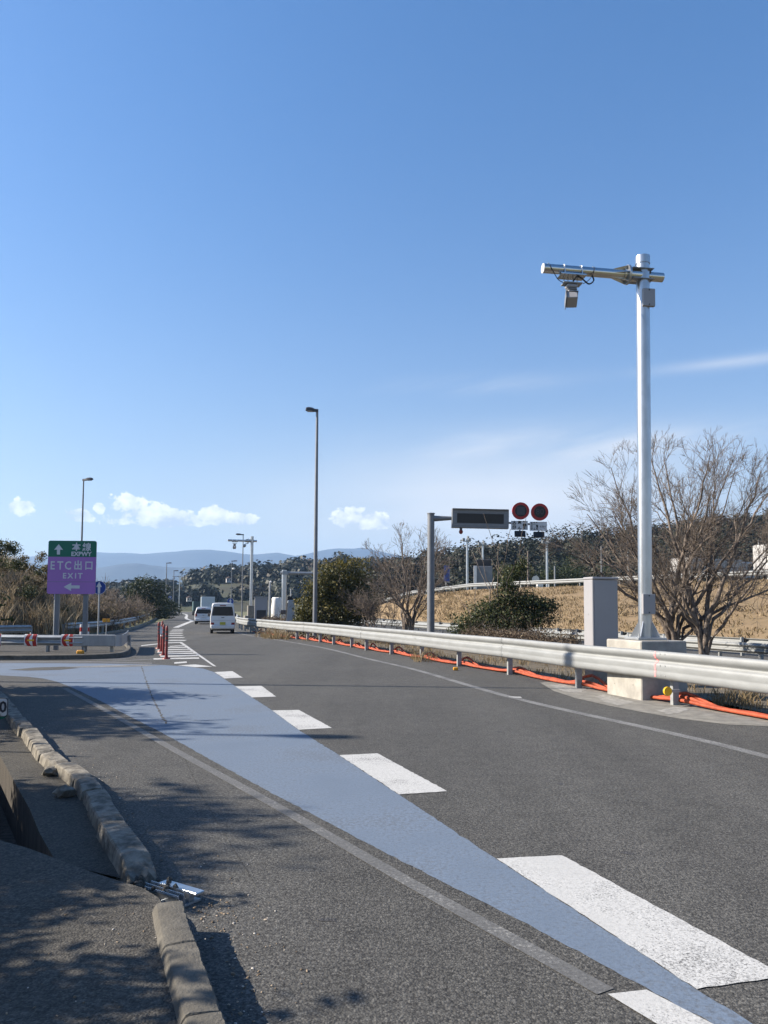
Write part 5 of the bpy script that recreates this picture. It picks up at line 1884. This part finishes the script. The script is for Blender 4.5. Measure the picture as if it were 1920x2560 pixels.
p = A(508, 1540, 125)
truck('pale blue box truck far ahead on the bend', p.x, 128, 0, rad(14), H=3.3, W=2.2)
p = A(490, 1540, 150)
truck('dark green truck far ahead on the bend', p.x, 152, 0, rad(16), box='truckgreen', H=2.7, W=2.3)
p = A(1790, 1440, 72)
truck('long white truck parked along the terrace above the embankment', p.x + .0, 74, 3.95, rad(-62), L_=10, W=2.3, H=2.5, box='wall', cabm='wall')
p = A(1925, 1440, 66)
truck('white truck with its cab at the right end of the terrace', p.x + 1, 66, 4.05, rad(-62), L_=6, W=2.2, H=3.1, box='wall', cabm='wall')

# ------------------------------------------------------------------ houses on the far hill
for (u, v, y, w, lab) in ((572, 1450, 330, 2.2, 'tiny white house on the far hillside meadow'), (473, 1498, 270, 1.7, 'far house with brown roof below the woods near the bend')):
    p = A(u, v, y)
    h = thing('house', lab, 'house', (p.x, y, p.z - w * .5), .4)
    MB().box((0, 0, w * .4), (w, w * .7, w * .8)).build('wall', M['wall'], h)
    MB().prism([(-w * .6, 0), (w * .6, 0), (0, w * .35)], -w * .42, w * .42, Matrix.Translation((0, 0, w * .8)) @ FACE).build('roof', M['roof'], h)
    for dx in (-.25, .25): MB().box((w * dx, -w * .35 - .03, w * .5), (w * .2, .05, w * .3)).build('window', M['glass'], h)

# ------------------------------------------------------------------ trees and shrubs
def grow(rs, p, d, length, r, depth, out, up=.12, zig=.16, kids=(3, 5), ratio=(.5, .75), ang=(22, 48), r_min=.004):
    n = max(3, int(length / .28)) if depth > 0 else max(2, int(length / .22))
    pts = [p.copy()]
    rr = [r]
    q, dd = p.copy(), d.normalized()
    for k in range(n):
        dd = (dd + Vector((rs.gauss(0, zig), rs.gauss(0, zig), rs.gauss(0, zig * .7) + up * .35))).normalized()
        q = q + dd * (length / n)
        pts.append(q.copy())
        rr.append(max(r_min, r * (1 - .62 * (k + 1) / n)))
    out.append((pts, rr, depth))
    if depth <= 0: return
    m = rs.randint(*kids)
    for j in range(m):
        t = rs.uniform(.28, 1.0) if j else 1.0
        i = min(n, max(1, int(t * n)))
        base = pts[i]
        dir0 = (pts[i] - pts[i - 1]).normalized()
        a = rad(rs.uniform(*ang)) * (0.5 if j == 0 else 1)
        ax = dir0.cross(Vector((rs.gauss(0, 1), rs.gauss(0, 1), rs.gauss(0, 1)))).normalized()
        nd = Matrix.Rotation(a, 3, ax) @ dir0
        grow(rs, base, nd, length * rs.uniform(*ratio), max(r_min, rr[i] * .72), depth - 1, out, up, zig, kids, ratio, ang, r_min)


def branches_mesh(name, chains, m, parent, pick):
    V, Fc = [], []
    for pts, rr, dep in chains:
        if not pick(dep): continue
        n = 7 if rr[0] > .05 else (5 if rr[0] > .02 else 3)
        b0 = len(V)
        for k, p in enumerate(pts):
            t = (pts[min(k + 1, len(pts) - 1)] - pts[max(k - 1, 0)]).normalized()
            up = Vector((0, 0, 1)) if abs(t.z) < .9 else Vector((1, 0, 0))
            a = t.cross(up).normalized()
            b = a.cross(t)
            for i in range(n):
                w = 6.2832 * i / n
                V.append(p + a * (rr[k] * math.cos(w)) + b * (rr[k] * math.sin(w)))
        for k in range(len(pts) - 1):
            for i in range(n):
                j = (i + 1) % n
                Fc.append((b0 + k * n + i, b0 + k * n + j, b0 + k * n + n + j, b0 + k * n + n + i))
    return np_mesh(name, [tuple(v) for v in V], Fc, m, None, parent)


def bare_tree(label, x, y, stems, seed, depth=4, H=4.0, r=.09, lean=.5, z0=0.0, kids=(3, 4), name='bare_tree', group=None, zig=.15, up=.12, r_min=.004, ang=(22, 48)):
    rs = random.Random(seed)
    t = thing(name, label, 'tree', (x, y, z0), 0, group)
    ch = []
    for (sx, sy_, dx, dy, hh, rr) in stems:
        grow(rs, Vector((sx, sy_, -.1)), Vector((dx, dy, 1)), H * hh, r * rr, depth, ch, kids=kids, zig=zig, up=up, r_min=r_min, ang=ang)
    branches_mesh('trunk', ch, M['bark'], t, lambda d: d >= depth - 1)
    branches_mesh('crown', ch, M['bark'], t, lambda d: d < depth - 1)
    return t


def leaf_cloud(name, blobs, rs_seed, per, leaf, m, parent, tone=(.35, .18), kind=None, fill=.35, light=None, flat=.6):
    """leaf-sized faces through a set of ellipsoid lobes (cx, cy, cz, rx, ry, rz)"""
    R = np.random.default_rng(rs_seed)
    V, Fc, T = [], [], []
    b0 = 0
    for (cx, cy, cz, rx, ry, rz) in blobs:
        k = int(per * (rx * ry + ry * rz + rx * rz) / 3)
        d = R.normal(size=(k, 3))
        d /= np.linalg.norm(d, axis=1)[:, None]
        ph = R.random(6) * 6.28
        lump = 1 + .22 * np.sin(d[:, 0] * 5 + ph[0]) * np.cos(d[:, 1] * 6 + ph[1]) + .18 * np.sin(d[:, 2] * 7 + ph[2]) + .12 * np.sin(d[:, 0] * 11 + d[:, 2] * 9 + ph[3])
        r = R.random(k) ** fill * lump
        q = d * r[:, None] * np.array([rx, ry, rz]) + np.array([cx, cy, cz])
        q += R.normal(size=(k, 3)) * .03
        nrm = d * flat + R.normal(size=(k, 3)) * .7
        nrm /= np.linalg.norm(nrm, axis=1)[:, None]
        tx = np.cross(nrm, R.normal(size=(k, 3)))
        tx /= np.linalg.norm(tx, axis=1)[:, None] + 1e-9
        ty = np.cross(nrm, tx)
        s1 = ((R.random(k) * .7 + .6) * leaf)[:, None]
        vv = np.stack([q - tx * s1, q - ty * s1 * .45, q + tx * s1, q + ty * s1 * .45], 1).reshape(-1, 3)
        ok = q[:, 2] > .02
        V.append(vv)
        f = np.arange(k * 4).reshape(-1, 4)[ok] + b0
        Fc.append(f)
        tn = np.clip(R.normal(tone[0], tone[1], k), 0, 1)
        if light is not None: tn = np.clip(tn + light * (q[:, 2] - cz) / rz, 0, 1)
        T.append(tn[ok])
        b0 += k * 4
    o = np_mesh(name, np.concatenate(V), np.concatenate(Fc), m, np.concatenate(T), parent)
    if kind: o['kind'] = kind
    return o


def shrub(label, name, x, y, blobs, seed, per, leaf, m, tone=(.35, .18), z0=0.0, light=None, stems=7, H=1.2, fill=.35, cat='shrub', group=None, barkm='barkd', twig=None):
    t = thing(name, label, cat, (x, y, z0), 0, group)
    leaf_cloud('crown', blobs, seed, per, leaf, M[m], t, tone, light=light, fill=fill)
    rs = random.Random(seed)
    ch = []
    for k in range(stems):
        b = blobs[k % len(blobs)]
        d = Vector((b[0] + rs.gauss(0, .3), b[1] + rs.gauss(0, .3), max(.4, b[2])))
        grow(rs, Vector((0, 0, -.05)), d, d.length * (.55 if twig is None else twig), .035, 2, ch, kids=(3, 4), r_min=.005)
    branches_mesh('stem', ch, M[barkm], t, lambda d: True)
    return t


def crown_tree(label, x, y, bases, env, seed, mains=14, n2=10, n3=6, n4=4, r0=.075, z0=0.0, name='bare_tree', rmin=.004, l2=1.5, lo=-.2, fork=1.1):
    """bare tree whose branches fan from a few stems and fill a rounded crown; env = centre z and radii"""
    rs = random.Random(seed)
    t = thing(name, label, 'tree', (x, y, z0), 0)
    cz, rx, ry, rz = env
    main, fine = [], []

    def path(p, tip, sag, n, jit):
        out = []
        ctrl = p.lerp(tip, .5) + Vector((-(tip.x - p.x) * sag, -(tip.y - p.y) * sag, abs(tip - p) if False else (tip - p).length * .04))
        for k in range(n + 1):
            s_ = k / n
            q = p * (1 - s_) ** 2 + ctrl * (2 * s_ * (1 - s_)) + tip * s_ * s_
            if 0 < k: q = q + Vector((rs.gauss(0, jit), rs.gauss(0, jit), rs.gauss(0, jit)))
            out.append(q)
        return out

    def kid(pts, rr, at, length, spread, up):
        i = min(len(pts) - 1, max(1, int(at * (len(pts) - 1) + .5)))
        dr = (pts[i] - pts[i - 1]).normalized()
        rad_ = Vector((pts[i].x / rx, pts[i].y / ry, (pts[i].z - cz) / rz))
        nd = (dr + Vector((rs.gauss(0, spread), rs.gauss(0, spread), rs.gauss(0, spread) + up)) + rad_ * .35).normalized()
        tip = pts[i] + nd * length
        e_ = Vector((tip.x / rx, tip.y / ry, (tip.z - cz) / rz))
        if e_.length > 1.08: tip = pts[i] + nd * length * .5
        n = max(3, int(length / .16))
        q = path(pts[i], tip, rs.uniform(-.05, .12), n, length * .016)
        ra = max(rmin, rr[i] * rs.uniform(.45, .62))
        return q, [max(rmin * .8, ra * (1 - .7 * k / n)) for k in range(n + 1)]
    for m_ in range(mains):
        bx, by = bases[m_ % len(bases)]
        a = 6.283 * (m_ + rs.uniform(-.3, .3)) / mains * 2.4
        el = rs.uniform(lo, .85) if m_ % 4 else rs.uniform(.65, 1.0)
        hor = math.sqrt(max(0, 1 - el * el))
        tip = Vector((math.cos(a) * hor * rx, math.sin(a) * hor * ry, cz + el * rz)) * 1.0
        tip = Vector((tip.x * rs.uniform(.8, .98), tip.y * rs.uniform(.8, .98), cz + el * rz * rs.uniform(.85, .97)))
        n = 14
        fz = fork * rs.uniform(.55, 1.25)
        fk = Vector((bx + tip.x * .06 + rs.gauss(0, .05), by + tip.y * .06, fz))
        p = [Vector((bx, by, -.1)), Vector((bx, by, -.1)).lerp(fk, .5)] + path(fk, tip, rs.uniform(-.16, .04), n - 2, .03)
        r_a = r0 * rs.uniform(.65, 1.1)
        rr = [max(rmin, r_a * (1 - .85 * k / n)) for k in range(n + 1)]
        main.append((p, rr, 9))
        for _ in range(n2):
            q2, r2 = kid(p, rr, rs.uniform(.30, .98), l2 * rs.uniform(.5, 1.15), .58, .22)
            fine.append((q2, r2, 2))
            for _ in range(n3):
                q3, r3 = kid(q2, r2, rs.uniform(.25, 1.0), l2 * rs.uniform(.28, .58), .62, .2)
                fine.append((q3, r3, 1))
                for _ in range(n4):
                    q4, r4 = kid(q3, r3, rs.uniform(.3, 1.0), l2 * rs.uniform(.12, .26), .55, .2)
                    fine.append((q4, r4, 0))
    branches_mesh('trunk', main, M['bark'], t, lambda q: True)
    branches_mesh('crown', fine, M['bark'], t, lambda q: True)
    return t


# large bare tree right of the camera pole
p = A(1690, 1600, 22.5)
crown_tree('large rounded bare tree right of the tall camera pole', p.x + .35, 22.5, [(-.35, .2), (-.3, .1), (.25, -.4), (-.4, .3), (.3, -.3)], (3.0, 4.0, 2.8, 3.75), 5, mains=25, n2=12, n3=7, n4=5, r0=.078, l2=1.35, rmin=.0042, lo=-.1)
# smaller bare tree in front of the gantry pole
p = A(1020, 1590, 37.5)
crown_tree('bare spreading tree left of the display gantry pole', p.x + .1, 37.5, [(.08, 0), (.1, .05), (-.22, .1), (.06, 0)], (3.1, 2.75, 1.9, 2.55), 9, mains=19, n2=10, n3=5, n4=3, r0=.065, l2=1.1, rmin=.006, lo=-.1)
# olive shrub
p = A(835, 1575, 43)
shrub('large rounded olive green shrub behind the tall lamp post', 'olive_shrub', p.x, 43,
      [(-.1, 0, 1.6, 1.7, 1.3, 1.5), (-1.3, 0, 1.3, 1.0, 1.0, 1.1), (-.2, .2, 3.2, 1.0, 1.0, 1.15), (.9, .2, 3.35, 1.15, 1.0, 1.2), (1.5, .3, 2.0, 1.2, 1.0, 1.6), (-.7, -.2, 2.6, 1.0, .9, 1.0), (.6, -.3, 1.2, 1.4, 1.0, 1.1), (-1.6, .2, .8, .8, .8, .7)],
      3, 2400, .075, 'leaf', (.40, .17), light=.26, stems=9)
# greyish twiggy shrub between olive shrub and bare tree
p = A(945, 1575, 41)
bare_tree('twiggy brown shrub between the olive shrub and the bare tree', p.x, 41,
          [(-.4, 0, -.3, 0, .7, .6), (.2, 0, .2, 0, .75, .6), (-.1, .2, -.05, .2, .8, .7), (.4, 0, .5, 0, .6, .5), (0, 0, -.6, -.1, .6, .5)], seed=31, depth=4, H=2.3, r=.05, kids=(4, 5), name='bare_shrub', r_min=.006)
# evergreen shrub with broken tall stems
p = A(1262, 1590, 31)
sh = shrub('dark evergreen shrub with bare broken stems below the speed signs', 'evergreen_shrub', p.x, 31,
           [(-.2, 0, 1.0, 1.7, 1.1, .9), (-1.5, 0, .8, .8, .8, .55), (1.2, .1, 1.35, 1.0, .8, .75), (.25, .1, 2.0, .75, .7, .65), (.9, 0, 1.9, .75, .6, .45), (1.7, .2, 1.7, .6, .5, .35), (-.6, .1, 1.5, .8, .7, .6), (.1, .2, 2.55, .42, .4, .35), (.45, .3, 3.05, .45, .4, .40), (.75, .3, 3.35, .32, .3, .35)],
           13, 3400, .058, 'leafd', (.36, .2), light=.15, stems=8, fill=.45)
rs = random.Random(3)
ch = []
for dx, dz, ln in ((-.75, 2.4, 2.9), (-.35, 2.6, 2.6), (.55, 3.0, 3.6), (-1.3, 1.5, 2.2), (1.1, 1.6, 2.4), (.15, 3.1, 3.4)):
    grow(rs, Vector((dx * .25, 0, .1)), Vector((dx, rs.uniform(-.2, .2), dz)), ln, .045, 1, ch, kids=(2, 3), zig=.10, r_min=.012)
branches_mesh('bare_stem', ch, M['bark'], sh, lambda d: True)


def hedge(label, a, b, w, h, seed, per=5200, leaf=.032, tone=(.42, .22)):
    a, b = Vector(a), Vector(b)
    t = thing('hedge', label, 'hedge', (a.x, a.y, 0), 0)
    L_ = (b - a).length
    n = max(2, int(L_ / .45))
    rs = random.Random(seed)
    bl = []
    for k in range(n + 1):
        p = (b - a) * (k / n)
        bl.append((p.x + rs.uniform(-.1, .1), p.y + rs.uniform(-.1, .1), h * .5, .5 + rs.uniform(-.05, .1), w * .5, h * rs.uniform(.46, .56)))
    leaf_cloud('foliage', bl, seed, per, leaf, M['hedge'], t, tone, fill=.28)
    for q in bl:
        ch = []
        grow(rs, Vector((q[0], q[1], 0)), Vector((rs.gauss(0, .4), rs.gauss(0, .4), 1)), h * .95, .015, 2, ch, kids=(3, 4), r_min=.003)
        branches_mesh('stem', ch, M['barkd'], t, lambda d: True)
    return t


hedge('low clipped bronze hedge below the dark evergreen shrub', A(1175, 1580, 30) * Vector((1, 1, 0)) if False else (A(1180, 1580, 29).x, 29, 0), (A(1425, 1590, 22.5).x, 22.5, 0), 1.3, .92, 4)
hedge('low bronze hedge strip around the pedestal sensor', (A(668, 1550, 58).x, 58, 0), (A(770, 1550, 50).x, 50, 0), 1.1, .95, 8, per=2200, leaf=.05)
hedge('small bronze hedge clump under the bare spreading tree', (A(930, 1570, 36).x, 36, 0), (A(985, 1570, 34).x, 34, 0), .9, .62, 9, per=3000, leaf=.04)

# ---- left bank: mound of plume grass, with scrub on it
def mound():
    vs, fs = [], []
    nx, ny = 46, 46
    x0, x1, y0, y1 = -70, -15.2, 33.6, 110
    for i in range(nx + 1):
        for j in range(ny + 1):
            x = x0 + (x1 - x0) * i / nx
            y = y0 + (y1 - y0) * j / ny
            e1 = min(1, max(0, (-15.6 - (y - 36) * .27 - x) / 8.5))
            e2 = min(1, max(0, (y - 33.6) / 9))
            h = 4.3 * (e1 * e1 * (3 - 2 * e1)) * (e2 * e2 * (3 - 2 * e2)) ** .8
            h *= 1 - .55 * min(1, max(0, (y - 48) / 25))
            h += mnoise.noise(Vector((x * .2, y * .2, 2))) * .35 * min(e1, e2)
            vs.append((x, y, h - .03))
    for i in range(nx):
        for j in range(ny):
            k = i * (ny + 1) + j
            fs.append((k, k + ny + 1, k + ny + 2, k + 1))
    me = bpy.data.meshes.new('grass_bank')
    me.from_pydata(vs, [], fs)
    for p in me.polygons: p.use_smooth = True
    me.materials.append(M['dirt'])
    o = bpy.data.objects.new('grass_bank', me)
    C.objects.link(o)
    o['kind'] = 'structure'

    def hz(x, y):
        fx = (x - x0) / (x1 - x0) * nx
        fy = (y - y0) / (y1 - y0) * ny
        i, j = min(nx - 1, max(0, int(fx))), min(ny - 1, max(0, int(fy)))
        return vs[i * (ny + 1) + j][2]
    return hz


hz = mound()
rs = random.Random(17)
pts = []
for _ in range(3600):
    x, y = rs.uniform(-34, -15.6), rs.uniform(33.8, 62)
    z = hz(x, y)
    if z < .08: continue
    pts.append((x, y, z, rs.uniform(.7, 1.3)))
tag(tufts('plume_grass', pts, M['susuki'], rs, 11, (.8, 1.75), .020, .20, .5, droop=.08), 'tall dry plume grass covering the left bank behind the sign', 'grass')
SG = 'scrub on the left bank'
for k, (u, v, y, sx, lab) in enumerate(((-25, 1370, 37, 1.25, 'tall leafy scrub tree standing highest on the left bank'), (60, 1400, 41, .8, 'loose olive scrub rising from the plume grass'), (100, 1392, 44, .75, 'loose scrub tree beside the exit sign edge'), (128, 1425, 42, .7, 'dense dark scrub touching the left side of the exit sign'))):
    p = A(u, v, y)
    b_z = hz(p.x, y)
    h = p.z - b_z
    R_ = random.Random(40 + k)
    bl = []
    for j in range(16):
        bl.append((R_.gauss(0, .75) * sx, R_.gauss(0, .6) * sx, h * R_.uniform(.2, 1.15), .42 * sx, .4 * sx, .30 * sx))
    shrub(lab, 'scrub_tree', p.x, y, bl, 50 + k, 2600, .055, 'leafd' if k in (0, 3) else 'scrub', (.5, .22), z0=b_z, stems=14, fill=.6, cat='shrub', barkm='bark', twig=.5)
# bare scrub in a row behind, left of the bend
row = [(150, 1500, 52, 3.2), (185, 1500, 54, 3.6), (225, 1478, 56, 3.6), (262, 1470, 62, 3.8), (288, 1455, 66, 4.4), (312, 1475, 72, 4.2), (338, 1490, 80, 4.0), (170, 1520, 48, 2.4), (245, 1510, 50, 2.4), (205, 1510, 50, 2.6), (285, 1510, 58, 2.8), (330, 1515, 68, 3.0)]
for k, (u, v, y, h) in enumerate(row):
    p = A(u, v, y)
    x = p.x
    bz = max(0, hz(x, y)) if x < -15.2 else 0
    bz = min(bz, 1.2)
    R_ = random.Random(80 + k)
    t = bare_tree('tangled bare brown scrub bush in the row before the left bend', x, y,
                  [(R_.gauss(0, .3), R_.gauss(0, .3), R_.gauss(0, .5), R_.gauss(0, .4), R_.uniform(.35, .5), R_.uniform(.5, .9)) for _ in range(6)], seed=90 + k, depth=3, H=h, r=.05, kids=(4, 6), name='scrub_bush', z0=bz - .1, group='bare scrub bushes before the left bend', r_min=.010)
    bl = [(R_.gauss(0, 1.0), R_.gauss(0, .8), h * R_.uniform(.12, .5), .9, .8, .55) for _ in range(5)]
    leaf_cloud('dry_leaves', bl, 120 + k, 420, .06, M['scrub'], t, (.5, .2), fill=.6)
for k, (u, v, y, w, h, lab) in enumerate(((362, 1470, 92, 2.4, 2.0, 'round dark evergreen bush high beside the left bend'), (404, 1512, 105, 1.6, 2.2, 'dark evergreen bush below the lamp posts of the bend'), (385, 1500, 98, 1.5, 1.5, 'smaller dark evergreen bush between the two at the bend'), (420, 1522, 140, 2.2, 2.4, 'far evergreen bush behind the lamp posts of the bend'))):
    p = A(u, v, y)
    zc = p.z
    bl = [(R2[0] * w, R2[1] * w, max(.7, zc) + R2[2] * h, w * .6, w * .6, h * .55) for R2 in ((0, 0, .2), (-.6, 0, -.2), (.6, .1, -.1), (0, .2, -.7), (-.4, 0, -.8), (.5, 0, -.8))]
    shrub(lab, 'evergreen_bush', p.x, y, bl, 140 + k, 420, .14, 'leafd', (.22, .15), stems=5)
# dry ground cover in front of the row
pts = []
for _ in range(2600):
    y = rs.uniform(40, 105)
    i = np.interp(y, [q[1] for q in lo], [q[0] for q in lo])
    x = i - .8 - rs.random() ** 1.3 * 9
    z = max(0, hz(x, y)) if x < -15.2 else 0
    pts.append((x, y, z, rs.uniform(.6, 1.3)))
tag(tufts('verge_grass', pts, M['susuki'], rs, 7, (.25, .7), .022, .25, .7), 'dry straw grass on the verge behind the bend rail', 'grass')

# trees left of the frame that shade the kerbs and footway
SL = 'leafy trees on the left verge beside the footway'
for k, (x, y, H, w, nl) in enumerate(((-9.6, 13.4, 3.0, 1.7, 20), (-8.2, 5.7, 4.4, 1.1, 24), (-6.4, 4.3, 2.5, 1.0, 26), (-8.4, 8.7, 2.2, 1.0, 14), (-5.8, 3.35, 2.55, 1.0, 28), (-10.5, 11.4, 3.4, 1.3, 18), (-6.6, 6.4, 2.0, .8, 14), (-5.2, 2.6, 2.2, .8, 18))):
    R_ = random.Random(200 + k)
    bl = [(R_.gauss(0, .55) * w, R_.gauss(0, .55) * w, H * R_.uniform(.30, 1.0), .60 * w, .42 * w, .30 * w) for _ in range(nl)]
    shrub('leafy roadside tree on the verge left of the footway', 'roadside_tree', x, y, bl, 210 + k, 3300, .065, 'leafd', (.35, .2), stems=10, fill=.6, cat='tree', group=SL)
for k, (x, y, H, w) in enumerate(((-15.5, 2.0, 6.6, 2.2), (-16.5, 6.5, 7.2, 2.4), (-15.8, 11.0, 6.2, 2.2), (-17.5, -2.5, 7.4, 2.4), (-14.0, -1.0, 5.6, 1.9))):
    R_ = random.Random(260 + k)
    bl = [(R_.gauss(0, .7) * w, R_.gauss(0, .6) * w, H * R_.uniform(.22, 1.0), .62 * w, .55 * w, .42 * w) for _ in range(16)]
    shrub('tall leafy tree behind the smaller trees left of the footway', 'roadside_tree', x, y, bl, 270 + k, 900, .11, 'leafd', (.35, .2), stems=8, fill=.5, cat='tree', group='tall trees at the back of the left verge')
# a few separate trees on the terrace below the wood
TG = 'conifers on the terrace'
for k, (u, v, y, w, lab) in enumerate(((1290, 1400, 105, 1.6, 'olive topped tree on the terrace behind the evergreen shrub'), (1420, 1425, 104, 2.0, 'dark bushy tree at the terrace edge left of the bare tree'), (1470, 1405, 108, 2.2, 'dark bushy tree behind the bare tree crown'), (1250, 1420, 112, 1.9, 'dark tree behind the panel hut'))):
    p = A(u, v, y)
    R_ = random.Random(300 + k)
    h = p.z - 3.6
    bl = [(R_.gauss(0, .6) * w, R_.gauss(0, .5) * w, h * R_.uniform(.15, 1.0), .75 * w, .7 * w, .6 * w) for _ in range(9)]
    shrub(lab, 'terrace_tree', p.x, y, bl, 310 + k, 240, .15, 'leaf' if k == 0 else 'leafd', (.4 if k == 0 else .25, .18), z0=3.5, stems=4, cat='tree')

# ------------------------------------------------------------------ the air between here and the mountains
hb = MB().box((0, 2800, 236), (8000, 6300, 476)).build('haze', None)
hb['kind'] = 'stuff'
hm = bpy.data.materials.new('haze')
hm.use_nodes = True
hn = hm.node_tree
for n_ in list(hn.nodes): hn.nodes.remove(n_)
ho = hn.nodes.new('ShaderNodeOutputMaterial')
hv = hn.nodes.new('ShaderNodeVolumePrincipled')
hv.inputs['Color'].default_value = (0.42, 0.65, 1.0, 1)
hv.inputs['Density'].default_value = 0.00016
hv.inputs['Anisotropy'].default_value = 0.2
hn.links.new(hv.outputs[0], ho.inputs['Volume'])
hb.data.materials.append(hm)
tag(hb, 'thin blue haze filling the air towards the mountains', 'haze')
SC.cycles.volume_bounces = 0
